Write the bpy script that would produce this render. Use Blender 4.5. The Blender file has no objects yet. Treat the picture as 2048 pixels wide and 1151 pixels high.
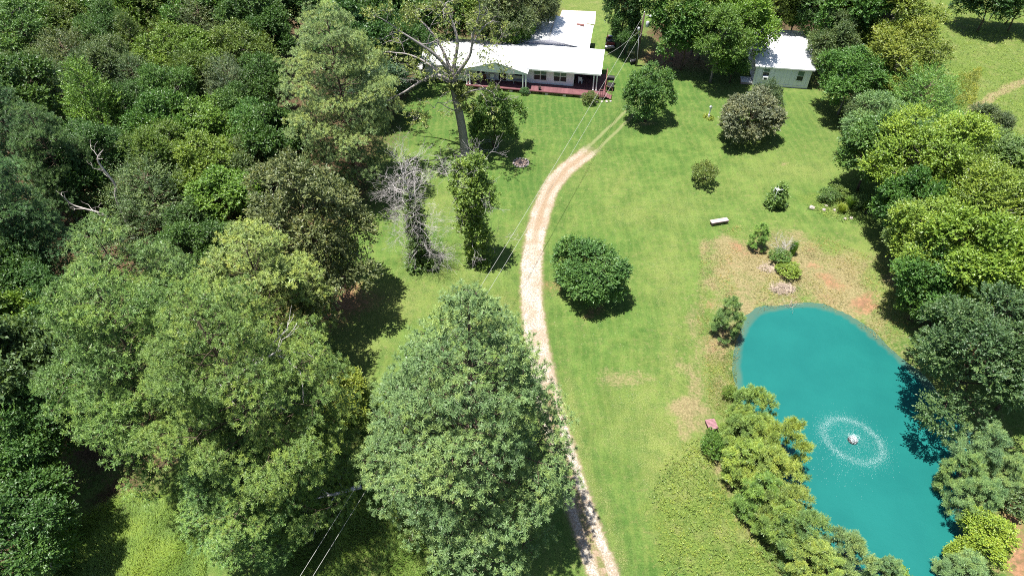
import bpy, bmesh, math, random
import numpy as np
from mathutils import Vector, Matrix

sc = bpy.context.scene
C = sc.collection
R_ = math.radians

# ------------------------------------------------------------------ camera
CAM_H = 45.0
PITCH = 45.0
cam_d = bpy.data.cameras.new('camera')
cam = bpy.data.objects.new('camera', cam_d)
C.objects.link(cam)
cam.location = (0, 0, CAM_H)
cam.rotation_euler = (R_(90 - PITCH), 0, 0)
cam_d.sensor_width = 36.0
cam_d.lens = 24.0
cam_d.clip_start = 0.5
cam_d.clip_end = 6000
sc.camera = cam

# ------------------------------------------------------------------ sky, sun, exposure
TO_SUN = Vector((-0.19, -0.035, 1.0)).normalized()
world = bpy.data.worlds.new('World')
sc.world = world
world.use_nodes = True
wn = world.node_tree.nodes
sky = wn.new('ShaderNodeTexSky')
sky.sky_type = 'NISHITA'
sky.sun_disc = False
sky.sun_elevation = math.asin(TO_SUN.z)
sky.sun_rotation = math.atan2(TO_SUN.x, TO_SUN.y)
world.node_tree.links.new(sky.outputs[0], wn['Background'].inputs[0])
wn['Background'].inputs[1].default_value = 0.065
sun_d = bpy.data.lights.new('sun', 'SUN')
sun_d.energy = 5.0
sun_d.angle = R_(0.53)
sun_d.color = (1.0, 0.965, 0.90)
sun = bpy.data.objects.new('sun', sun_d)
sun.rotation_euler = TO_SUN.to_track_quat('Z', 'Y').to_euler()
sun.location = (0, 0, 80)
C.objects.link(sun)
sc.view_settings.view_transform = 'Standard'
sc.view_settings.look = 'None'
sc.view_settings.gamma = 1.0
sc.view_settings.exposure = 1.14
sc.cycles.use_denoising = False
sc.cycles.pixel_filter_type = 'BLACKMAN_HARRIS'
sc.cycles.filter_width = 1.0
sc.cycles.max_bounces = 6
sc.cycles.diffuse_bounces = 1
sc.cycles.glossy_bounces = 2
sc.cycles.transmission_bounces = 3
sc.cycles.transparent_max_bounces = 4

# ------------------------------------------------------------------ measuring helpers
FP = 2048 * 24.0 / 36.0          # focal length in photograph pixels
def W(px, py, z=0.0):
    """point of the photograph at height z -> place on the ground plan"""
    u = (575.5 - py) / FP
    r = (px - 1024.0) / FP
    c, s = math.cos(R_(PITCH)), math.sin(R_(PITCH))
    t = (CAM_H - z) / (s - u * c)
    return (r * t, t * (c + u * s), z)
def WY(px, py, Y):
    """point of the photograph on the upright plane at distance Y"""
    u = (575.5 - py) / FP
    r = (px - 1024.0) / FP
    c, s = math.cos(R_(PITCH)), math.sin(R_(PITCH))
    t = Y / (c + u * s)
    return (r * t, Y, CAM_H - t * (s - u * c))
def poly(pts, z=0.0):
    return np.array([W(x, y, z)[:2] for x, y in pts])

def smooth(a, lo, hi):
    t = np.clip((a - lo) / (hi - lo), 0, 1)
    return t * t * (3 - 2 * t)
def seg_dist(X, Y, P, closed):
    d = np.full(X.shape, 1e9)
    n = len(P)
    for i in range(n if closed else n - 1):
        a, b = P[i], P[(i + 1) % n]
        ab = b - a
        t = np.clip(((X - a[0]) * ab[0] + (Y - a[1]) * ab[1]) / (ab @ ab + 1e-9), 0, 1)
        d = np.minimum(d, np.hypot(X - a[0] - t * ab[0], Y - a[1] - t * ab[1]))
    return d
def inside(X, Y, P):
    w = np.zeros(X.shape, bool)
    n = len(P)
    for i in range(n):
        x0, y0 = P[i]; x1, y1 = P[(i + 1) % n]
        cnd = (y0 > Y) != (y1 > Y)
        w ^= cnd & (X < (x1 - x0) * (Y - y0) / (y1 - y0 + 1e-12) + x0)
    return w
def sdf(X, Y, P):
    d = seg_dist(X, Y, P, True)
    return np.where(inside(X, Y, P), -d, d)
def catmull(P, n=8, closed=True):
    P = np.asarray(P, float); N = len(P); out = []
    for i in range(N if closed else N - 1):
        g = lambda k: P[k % N] if closed else P[min(max(k, 0), N - 1)]
        p0, p1, p2, p3 = g(i - 1), g(i), g(i + 1), g(i + 2)
        for k in range(n):
            t = k / n
            out.append(.5 * (2 * p1 + (p2 - p0) * t + (2 * p0 - 5 * p1 + 4 * p2 - p3) * t * t + (3 * p1 - p0 - 3 * p2 + p3) * t ** 3))
    if not closed:
        out.append(P[-1])
    return np.array(out)
def vnoise(x, y, seed=0):
    """smooth value noise, 1 m cells"""
    x = np.asarray(x, float); y = np.asarray(y, float)
    xi = np.floor(x).astype(np.int64); yi = np.floor(y).astype(np.int64)
    xf = x - xi; yf = y - yi
    def h(a, b):
        v = np.sin(a * 127.1 + b * 311.7 + seed * 74.7) * 43758.5453
        return v - np.floor(v)
    u = xf * xf * (3 - 2 * xf); v = yf * yf * (3 - 2 * yf)
    return (h(xi, yi) * (1 - u) + h(xi + 1, yi) * u) * (1 - v) + (h(xi, yi + 1) * (1 - u) + h(xi + 1, yi + 1) * u) * v

WATER_Z = -0.7
POND = catmull(poly([(1481, 770), (1478, 715), (1490, 665), (1515, 630), (1565, 616), (1625, 613), (1685, 631),
                     (1735, 667), (1785, 708), (1835, 755), (1890, 815), (1935, 870), (1950, 925), (1925, 975), (1915, 1030),
                     (1930, 1090), (1945, 1150), (1900, 1215), (1810, 1215), (1725, 1165), (1650, 1105), (1590, 1040),
                     (1550, 970), (1525, 905), (1500, 850), (1484, 805)], WATER_Z), 5)
def ground_z(X, Y):
    X = np.asarray(X, float); Y = np.asarray(Y, float)
    d = sdf(X, Y, POND)
    d = d + (vnoise(X * .9, Y * .9, 3) - .5) * .5
    up = smooth(d, 0, 6.0) * 0.72
    dn = np.clip(-d, 0, 2.2) * 0.6
    return np.where(d > 0, WATER_Z - 0.02 + up, WATER_Z - 0.02 - dn)
def gz(x, y):
    return float(ground_z(np.array([x]), np.array([y]))[0])

# ------------------------------------------------------------------ mesh helpers
def new_obj(name, mesh, mat=None, parent=None):
    o = bpy.data.objects.new(name, mesh)
    C.objects.link(o)
    if mat is not None and mesh is not None and not mesh.materials:
        mesh.materials.append(mat)
    if parent is not None:
        o.parent = parent
    return o
def empty(name, loc, rz=0.0):
    o = bpy.data.objects.new(name, None)
    o.empty_display_size = 0.3
    o.location = loc
    o.rotation_euler = (0, 0, rz)
    C.objects.link(o)
    return o
def tag(o, label=None, cat=None, group=None, kind=None):
    if label: o['label'] = label
    if cat: o['category'] = cat
    if group: o['group'] = group
    if kind: o['kind'] = kind
    return o
def np_mesh(name, V, F, rnd=None, smooth_=False):
    """V (n,3); F (m,k) one polygon size; rnd (m,) per-face float"""
    me = bpy.data.meshes.new(name)
    V = np.ascontiguousarray(V, np.float32); F = np.ascontiguousarray(F, np.int32)
    m, k = F.shape
    me.vertices.add(len(V)); me.vertices.foreach_set('co', V.ravel())
    me.loops.add(m * k); me.loops.foreach_set('vertex_index', F.ravel())
    me.polygons.add(m)
    me.polygons.foreach_set('loop_start', np.arange(0, m * k, k, dtype=np.int32))
    me.update(calc_edges=True)
    if rnd is not None:
        a = me.attributes.new('rnd', 'FLOAT', 'FACE')
        a.data.foreach_set('value', np.ascontiguousarray(rnd, np.float32))
    me.polygons.foreach_set('use_smooth', np.full(m, smooth_, bool))
    return me
class MB:
    """collects boxes, tubes, discs; build() links them as one mesh"""
    def __init__(s): s.v = []; s.f = []; s.sm = []
    def add(s, vs, fs, sm=False):
        o = len(s.v); s.v += [tuple(v) for v in vs]
        s.f += [tuple(i + o for i in f) for f in fs]; s.sm += [sm] * len(fs)
        return s
    def box(s, x0, x1, y0, y1, z0, z1):
        vs = [(x0, y0, z0), (x1, y0, z0), (x1, y1, z0), (x0, y1, z0), (x0, y0, z1), (x1, y0, z1), (x1, y1, z1), (x0, y1, z1)]
        return s.add(vs, [(3, 2, 1, 0), (4, 5, 6, 7), (0, 1, 5, 4), (1, 2, 6, 5), (2, 3, 7, 6), (3, 0, 4, 7)])
    def tube(s, P, rad, n=6, cap=True, sm=True):
        P = [Vector(p) for p in P]
        if not hasattr(rad, '__len__'): rad = [rad] * len(P)
        vs = []; fs = []
        up = None
        for i, p in enumerate(P):
            d = (P[min(i + 1, len(P) - 1)] - P[max(i - 1, 0)])
            if d.length < 1e-9: d = Vector((0, 0, 1))
            d.normalize()
            if up is None:
                up = d.orthogonal().normalized()
            else:
                up = (up - d * up.dot(d))
                up = up.normalized() if up.length > 1e-6 else d.orthogonal().normalized()
            w = d.cross(up)
            for k in range(n):
                a = 2 * math.pi * k / n
                vs.append(p + (up * math.cos(a) + w * math.sin(a)) * rad[i])
        for i in range(len(P) - 1):
            for k in range(n):
                k2 = (k + 1) % n
                fs.append((i * n + k, i * n + k2, (i + 1) * n + k2, (i + 1) * n + k))
        if cap:
            fs.append(tuple(range(n - 1, -1, -1))); b = (len(P) - 1) * n
            fs.append(tuple(range(b, b + n)))
        return s.add(vs, fs, sm)
    def prism(s, prof, ax, t0, t1):
        """extrude a closed profile of (a,b) pairs along axis ax ('x' or 'y')"""
        n = len(prof)
        mk = (lambda t, p: (t, p[0], p[1])) if ax == 'x' else (lambda t, p: (p[0], t, p[1]))
        vs = [mk(t0, p) for p in prof] + [mk(t1, p) for p in prof]
        fs = [tuple(range(n - 1, -1, -1)), tuple(range(n, 2 * n))] + [(i, (i + 1) % n, n + (i + 1) % n, n + i) for i in range(n)]
        return s.add(vs, fs)
    def lathe(s, prof, c=(0, 0, 0), n=12, sm=True):
        vs = []; fs = []
        for r, z in prof:
            for k in range(n):
                a = 2 * math.pi * k / n
                vs.append((c[0] + r * math.cos(a), c[1] + r * math.sin(a), c[2] + z))
        for i in range(len(prof) - 1):
            for k in range(n):
                k2 = (k + 1) % n
                fs.append((i * n + k, i * n + k2, (i + 1) * n + k2, (i + 1) * n + k))
        fs.append(tuple(range(n - 1, -1, -1))); b = (len(prof) - 1) * n
        fs.append(tuple(range(b, b + n)))
        return s.add(vs, fs, sm)
    def mesh(s, name):
        me = bpy.data.meshes.new(name)
        me.from_pydata(s.v, [], s.f)
        me.polygons.foreach_set('use_smooth', s.sm)
        me.update()
        bm = bmesh.new(); bm.from_mesh(me)
        bmesh.ops.recalc_face_normals(bm, faces=bm.faces)
        bm.to_mesh(me); bm.free()
        return me
    def build(s, name, mat, parent=None):
        return new_obj(name, s.mesh(name), mat, parent)

# ------------------------------------------------------------------ materials
def mat_new(name):
    m = bpy.data.materials.new(name); m.use_nodes = True
    nt = m.node_tree; b = nt.nodes['Principled BSDF']
    return m, nt, b
def N(nt, t, **kw):
    n = nt.nodes.new(t)
    for k, v in kw.items(): setattr(n, k, v)
    return n
def L(nt, a, b): nt.links.new(a, b)
def mixc(nt, fac, a, b, mode='MIX'):
    n = N(nt, 'ShaderNodeMix', data_type='RGBA', blend_type=mode)
    for i, v in ((0, fac), (6, a), (7, b)):
        if hasattr(v, 'is_output'): L(nt, v, n.inputs[i])
        elif i == 0: n.inputs[0].default_value = v
        else: n.inputs[i].default_value = (*v, 1) if len(v) == 3 else v
    return n.outputs[2]
def mth(nt, op, *ins, clamp=False):
    n = N(nt, 'ShaderNodeMath', operation=op, use_clamp=clamp)
    for i, v in enumerate(ins):
        if hasattr(v, 'is_output'): L(nt, v, n.inputs[i])
        else: n.inputs[i].default_value = v
    return n.outputs[0]
def rng_(nt, v, a, b, c=0.0, d=1.0, kind='SMOOTHSTEP'):
    n = N(nt, 'ShaderNodeMapRange', interpolation_type=kind)
    L(nt, v, n.inputs[0])
    for i, x in enumerate((a, b, c, d)): n.inputs[i + 1].default_value = x
    return n.outputs[0]
def noise(nt, vec, scale, detail=3.0, rough=.55, dist=0.0):
    n = N(nt, 'ShaderNodeTexNoise')
    n.inputs['Scale'].default_value = scale; n.inputs['Detail'].default_value = detail
    n.inputs['Roughness'].default_value = rough; n.inputs['Distortion'].default_value = dist
    L(nt, vec, n.inputs['Vector'])
    return n.outputs[0]
def bump(nt, b, h, strength, dist=0.05):
    n = N(nt, 'ShaderNodeBump')
    n.inputs['Strength'].default_value = strength; n.inputs['Distance'].default_value = dist
    L(nt, h, n.inputs['Height']); L(nt, n.outputs[0], b.inputs['Normal'])
def plain(name, col, rough=.7, var=.12, scale=6.0, spec=.3, bmp=0.0, metal=0.0):
    m, nt, b = mat_new(name)
    co = N(nt, 'ShaderNodeTexCoord').outputs['Object']
    n = noise(nt, co, scale, 4)
    f = rng_(nt, n, .3, .7, 1 - var, 1 + var, 'LINEAR')
    g = N(nt, 'ShaderNodeCombineColor')
    for i in range(3): L(nt, f, g.inputs[i])
    L(nt, mixc(nt, 1.0, col, g.outputs[0], 'MULTIPLY'), b.inputs['Base Color'])
    b.inputs['Roughness'].default_value = rough
    b.inputs['Specular IOR Level'].default_value = spec
    b.inputs['Metallic'].default_value = metal
    if bmp: bump(nt, b, n, bmp, .03)
    return m
LEAF_GAIN = 1.95
def leaf_mat(name, trans=.25, rough=.42, spec=.4, yel=.55):
    """tint comes from the object's own colour, leaf-to-leaf variation from 'rnd'"""
    m, nt, b = mat_new(name)
    oi = N(nt, 'ShaderNodeObjectInfo')
    at = N(nt, 'ShaderNodeAttribute', attribute_name='rnd')
    base = mixc(nt, 1.0, oi.outputs['Color'], (LEAF_GAIN, LEAF_GAIN, LEAF_GAIN), 'MULTIPLY')
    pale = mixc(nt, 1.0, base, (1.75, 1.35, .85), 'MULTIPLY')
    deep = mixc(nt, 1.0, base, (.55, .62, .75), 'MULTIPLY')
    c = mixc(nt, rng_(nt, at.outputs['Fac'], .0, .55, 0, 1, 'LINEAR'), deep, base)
    c = mixc(nt, rng_(nt, at.outputs['Fac'], .5, 1.0, 0, yel, 'LINEAR'), c, pale)
    L(nt, c, b.inputs['Base Color'])
    b.inputs['Roughness'].default_value = rough
    b.inputs['Specular IOR Level'].default_value = spec
    tr = N(nt, 'ShaderNodeBsdfTranslucent')
    L(nt, mixc(nt, 1.0, c, (1.3, 1.35, .6), 'MULTIPLY'), tr.inputs['Color'])
    mx = N(nt, 'ShaderNodeMixShader'); mx.inputs[0].default_value = trans
    L(nt, b.outputs[0], mx.inputs[1]); L(nt, tr.outputs[0], mx.inputs[2])
    L(nt, mx.outputs[0], nt.nodes['Material Output'].inputs['Surface'])
    return m
M = {}
M['leaf'] = leaf_mat('broad_leaf')
M['needle'] = leaf_mat('pine_needle', trans=.14, rough=.45, spec=.35, yel=.5)
M['bark'] = plain('bark', (.10, .075, .055), .9, .45, 7, .1, .8)
M['bark_grey'] = plain('bark_grey', (.21, .19, .175), .9, .4, 6, .1, .8)
M['bark_oak'] = plain('oak_bark', (.27, .245, .235), .9, .35, 6, .1, .6)
M['bark_pale'] = plain('dead_wood_pale', (.50, .46, .45), .85, .3, 8, .1, .4)
M['bark_white'] = plain('dead_wood_white', (.48, .43, .40), .85, .25, 6, .1, .4)
M['white_metal'] = plain('white_metal_roof', (.80, .81, .82), .38, .04, .6, .5)
M['white_siding'] = plain('white_siding', (.86, .83, .89), .6, .05, 1.2, .3)  # white boards; lilac tint put in against green bounce light from the lawn
M['white_trim'] = plain('white_trim', (.82, .82, .82), .5, .04, 3, .4)
M['shed_siding'] = plain('blue_tinted_siding', (.78, .79, .90), .6, .05, 1.2, .3)  # white boards; the bluish shade on the wall is put into the colour
M['deck_red'] = plain('red_deck_paint', (.155, .066, .072), .65, .22, 2.5, .3)
M['deck_dark'] = plain('red_deck_edge', (.13, .05, .05), .7, .2, 4)
M['door'] = plain('dark_door', (.025, .02, .02), .5, .2, 4)
M['glass'] = plain('window_glass', (.02, .03, .032), .12, .2, 2, .25)
M['blind'] = plain('window_blind', (.10, .17, .155), .3, .15, 3, .6)
M['concrete'] = plain('concrete', (.46, .40, .36), .9, .2, 3, .2, .3)
M['block'] = plain('concrete_block', (.42, .38, .35), .9, .25, 5, .2, .3)
M['black'] = plain('black_plastic', (.02, .02, .022), .5, .2, 5)
M['rubber'] = plain('rubber', (.018, .018, .018), .8, .2, 5)
M['grey_metal'] = plain('galvanised', (.45, .46, .48), .4, .12, 5, .5, 0, .3)
M['red_brown'] = plain('redwood_rail', (.17, .075, .065), .75, .25, 5)
M['plank'] = plain('weathered_plank', (.42, .32, .32), .85, .22, 6, .2, .3)
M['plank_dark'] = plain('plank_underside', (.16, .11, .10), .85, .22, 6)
M['plank_red'] = plain('red_plank', (.27, .14, .155), .8, .22, 6)
M['pole'] = plain('treated_pole', (.085, .06, .048), .85, .3, 5, .2, .4)
M['wire'] = plain('wire', (.40, .40, .38), .5, .05, 1)
M['stone'] = plain('field_stone', (.36, .31, .29), .9, .3, 4, .2, .5)
M['ash'] = plain('ash', (.24, .18, .15), .95, .5, 9, .1, .5)
M['straw'] = plain('straw', (.50, .40, .32), .9, .3, 4, .2)
M['yellow_paint'] = plain('yellow_paint', (.50, .42, .12), .6, .2, 4)
M['seat_red'] = plain('red_body', (.25, .05, .04), .4, .15, 4, .5)
M['foam'] = plain('foam', (.75, .85, .87), .5, .05, 3, .5)
# ------------------------------------------------------------------ the ground: where each cover grows
DRIVE = catmull(poly([(1240, 1240), (1208, 1150), (1182, 1080), (1160, 1015), (1138, 945), (1117, 875), (1100, 810), (1087, 755), (1077, 705), (1069, 655),
                      (1064, 605), (1063, 555), (1066, 505), (1074, 455), (1088, 408), (1107, 368), (1136, 335), (1172, 308),
                      (1200, 283), (1228, 256), (1262, 222), (1296, 180), (1322, 140), (1345, 105), (1362, 70)]), 8, False)
# red: bare red soil, tan: dry trodden soil, litter: leaf mould, weed: rough weeds, yel: yellowed grass, lush: darker grass
BLOBS = {
 'red': [(1345, 112, 6.5, 5, .9), (1400, 130, 5, 2.5, .7), (1440, 140, 4, 2, .6), (700, 345, 2.6, 2.8, .8), (735, 390, 2.2, 1.6, .6), (650, 620, 4, 3.0, .9), (690, 600, 4, 3, .9),
         (560, 640, 3, 2, .8), (1480, 500, 1.2, .9, .75), (1468, 525, .9, .7, .6), (1625, 520, 1.2, 1.0, .75), (1660, 555, 1.5, 1.0, .8), (1725, 590, 2.2, 1.1, .95), (1740, 605, 1.6, .8, .9), (1620, 500, 1.1, .8, .6),
         (1435, 600, .7, .6, .8), (2030, 1080, 1.5, 3.2, .85), (2015, 1000, .8, 1.0, .7), (2045, 1130, 1.8, 1.8, .85), (1110, 570, .6, 1.5, .6), (1185, 622, 2.9, 1.2, .65),
         (1640, 330, .8, .8, .2), (640, 1030, 2.0, 1.0, .6), (1720, 205, 1.6, 1.6, .7), (1150, 1020, .9, 1.2, .4)],
 'tan': [(1500, 560, 3.4, 2.4, .8), (1450, 520, 1.6, 2.4, .7), (1540, 600, 3, 1, .5), (1680, 590, 2.6, 1.8, .75), (1600, 560, 3, 1.6, .8), (1405, 500, .9, 2.0, .85), (1404, 640, 1.1, 5, .6), (1385, 760, 1.4, 3.2, .72),
         (1392, 825, 2.0, 1.8, 1.0), (1370, 860, 1.0, .8, .8), (1430, 935, .8, 1.7, .9), (1470, 1020, .5, 1.6, .7), (1555, 1115, .6, 1.2, .6), (1250, 760, 2.5, 1.6, .68), (1290, 770, 1.6, 1.1, .5), (1215, 680, 2.0, 1.4, .4), (1150, 640, 1.0, 2.0, .45), (1340, 720, 1.2, 2.5, .4),
         (1120, 600, .8, 2.6, .35), (1578, 327, .7, .5, .7), (1538, 320, .4, .3, .5), (1445, 342, .6, .3, .3), (1540, 300, 1.5, .8, .3), (1500, 285, 3.2, .9, .4), (1640, 170, 1.6, 2.6, .7), (1300, 250, 2.6, 1.0, .65),
         (1640, 470, 3.2, 1.0, .35), (1740, 520, 3.0, 1.2, .5), (1790, 560, 1.8, 1.6, .7), (1680, 480, 4, 1.0, .4), (1180, 200, 2.2, .8, .6), (1040, 325, .9, .8, .7), (770, 330, 2.2, 2, .35), (800, 540, 3, .8, .25),
         (1355, 660, .3, .9, .55), (1348, 605, .15, .5, .6), (1680, 440, 1.0, .5, .6), (760, 590, 1.2, 1.6, .3), (1160, 60, 6, 2, .3), (1500, 600, 1.2, .7, .5), (1465, 680, .5, 1.6, .6), (1465, 740, .6, 1.8, .5)],
 'litter': [(200, 300, 30, 34, 1.6), (60, 700, 9, 12, 1.3), (330, 800, 8, 8, 1.0), (520, 120, 16, 16, 1.2), (640, 560, 4.5, 4, .7), (1480, 60, 10, 8, .9), (1380, 70, 7, 6, .9), (1600, 20, 7, 8, 1.2),
            (1760, 160, 6.5, 9, 1.2), (1830, 330, 6, 8, 1.2), (1930, 470, 7, 7, 1.2), (1980, 660, 6, 6, 1.2), (950, 30, 14, 8, 1.2), (250, 1000, 3, 2, .6), (20, 1050, 4, 5, 1.2), (760, 180, 5, 9, 1.0), (700, 380, 2, 1.5, .4), (580, 980, 2, 1.5, .6)],
 'weed': [(1420, 1050, 4.2, 5.2, 1.4), (1360, 960, 1.8, 2.4, 1.0), (1480, 1120, 3.5, 2.5, 1.2), (1680, 415, 3.4, 1.6, 1.1), (1640, 400, 2, 1.6, .8), (1560, 540, 2.0, 1.6, .7), (1790, 610, 2, 2, .8), (1760, 630, 1.5, 1, .8), (1450, 700, .9, 2.2, .8),
          (1980, 60, 20, 14, 1.3), (2030, 240, 10, 9, 1.3), (1930, 150, 7, 6, 1.0), (1180, 8, 12, 5, 1.0), (200, 1090, 4.5, 3, 1.2), (740, 1090, 3.5, 3.2, 1.0), (700, 870, 2.4, 2.2, .9), (740, 820, 1.6, 1.8, .8), (640, 1100, 3, 2.5, .8), (1470, 540, 2, 2, .5), (1460, 470, 2, .8, .5)],
 'yel': [(1330, 900, 3, 4.5, .8), (1290, 820, 1.6, 2.6, .7), (1240, 850, 1.5, 4, .5), (1170, 870, .8, 4, .7), (1270, 440, 4, 3, .4), (1350, 420, 4, 3, .45), (1330, 560, 2, 5, .5), (1600, 340, 6, 3, .6), (1680, 250, 3, 5, .5), (780, 600, 4, 4, .65), (730, 690, 3, 4, .6), (1000, 610, 2, 3, .5), (1930, 170, 4, 2.5, 1.0),
         (1740, 520, 4, 2, .5), (1800, 600, 2, 3, .6), (940, 560, 5, 3, .4), (180, 1110, 4, 3, .9), (760, 1100, 3, 3, .6), (720, 900, 2, 2, .6), (1180, 15, 8, 4, .7), (2000, 100, 14, 6, .4), (870, 400, 5, 3, .3), (1480, 250, 2, 1, .3), (1600, 220, 4, 3, .25)],
 'lush': [(870, 220, 8, 8, 1.0), (1100, 230, 9, 7, 1.0), (1230, 170, 4, 7, .9), (1050, 360, 5, 4, .8), (1430, 200, 6, 6, .7), (1620, 250, 5, 7, .7), (1220, 500, 2, 4, .4), (1320, 640, 1.6, 3.4, .55), (1260, 930, 1.2, 5, .55), (1230, 1060, 1.4, 5, .4), (1200, 690, 1, 3, .4), (1380, 250, 4, 3, .4), (1560, 210, 5, 4, .6), (1400, 400, 4, 2, .4), (820, 560, 4, 2, .3), (1250, 330, 3, 3, .4), (1180, 400, 2, 3, .4)],
}
TRACKS = {
 'tan': [([(1920, 250), (1950, 215), (2000, 185), (2060, 160), (2150, 120)], .9, .9), ([(1402, 480), (1412, 560), (1408, 680), (1402, 800)], .9, .5), ([(1060, 640), (1045, 580), (1043, 520)], .3, .3),
         ([(1440, 900), (1450, 960), (1490, 1040), (1540, 1110), (1580, 1160)], .45, .6), ([(1250, 560), (1240, 600), (1185, 640), (1120, 620)], .35, .35)],
 'red': [([(2048, 1151), (2020, 1060), (2025, 1000), (2000, 960)], .7, .9)],
 'lush': [([(1240, 300), (1200, 360), (1180, 430), (1165, 520)], .5, .45), ([(1290, 330), (1255, 400), (1240, 470)], .4, .35), ([(1160, 780), (1185, 900), (1215, 1010), (1250, 1130)], .5, .5), ([(1400, 380), (1480, 410), (1600, 440), (1700, 480)], .5, .35)],
 'yel': [([(1135, 760), (1165, 860), (1200, 980), (1245, 1120)], .4, .6), ([(1350, 420), (1340, 500), (1350, 640), (1340, 800)], .5, .4), ([(1150, 420), (1125, 520), (1115, 600)], .4, .35), ([(1270, 320), (1230, 380), (1210, 450)], .4, .35)],
}
BANK = poly([(1405, 480), (1440, 462), (1520, 462), (1580, 455), (1660, 480), (1740, 530), (1800, 590), (1830, 650), (1800, 700), (1735, 667), (1625, 613), (1515, 630), (1478, 715), (1475, 800), (1420, 800), (1412, 700), (1420, 600)])
def masks(X, Y):
    out = {}
    wx = X + (vnoise(X * .35, Y * .35, 1) - .5) * 2.0 + (vnoise(X * 1.3, Y * 1.3, 2) - .5) * .8
    wy = Y + (vnoise(X * .35, Y * .35, 5) - .5) * 2.0 + (vnoise(X * 1.3, Y * 1.3, 6) - .5) * .8
    for k, bl in BLOBS.items():
        a = np.zeros(X.shape)
        for px, py, rx, ry, s in bl:
            cx, cy, _ = W(px, py)
            a = np.maximum(a, s * np.exp(-(((wx - cx) / rx) ** 2 + ((wy - cy) / ry) ** 2) * 1.1))
        for pts, w, s in TRACKS.get(k, []):
            d = seg_dist(X * .45 + wx * .55, Y * .45 + wy * .55, catmull(poly(pts), 6, False), False)
            a = np.maximum(a, s * np.exp(-(d / w) ** 2))
        out[k] = a
    d = sdf(X, Y, POND)
    bank = smooth(d, 7.5, 1.0)
    nb = smooth(sdf(X * .3 + wx * .7, Y * .3 + wy * .7, BANK) + (vnoise(X * .7, Y * .7, 71) - .5) * 2.4, 2.0, -2.6)
    out['tan'] = np.maximum(out['tan'], np.maximum(bank * .45, nb * (.56 + .5 * vnoise(X * .33, Y * .33, 33))))
    out['red'] = np.maximum(out['red'], nb * smooth(vnoise(X * .34 + 7, Y * .34, 44), .42, .9) * .5)
    out['red'] = np.maximum(out['red'], smooth(d, .55, .05) * .55)
    out['weed'] = np.maximum(out['weed'], np.maximum(bank * .25, nb * .5 * smooth(vnoise(X * .28 + 3, Y * .28, 55), .5, .85)))
    # the open wood carries on past the picture's edge, so does the pasture
    out['litter'] = np.maximum(out['litter'], smooth(X, -30, -42) * smooth(Y, 130, 115))
    out['weed'] = np.maximum(out['weed'], np.maximum(smooth(Y, 108, 116), smooth(X, 58, 66)))
    return {k: np.clip(v, 0, 1) for k, v in out.items()}
def put_masks(me, X, Y):
    m = masks(X, Y)
    for nm, ks in (('cover_a', ('red', 'tan', 'litter')), ('cover_b', ('weed', 'yel', 'lush'))):
        a = me.attributes.new(nm, 'FLOAT_COLOR', 'POINT')
        buf = np.ones((len(X), 4), np.float32)
        for i, k in enumerate(ks): buf[:, i] = m[k]
        a.data.foreach_set('color', buf.ravel())

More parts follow.
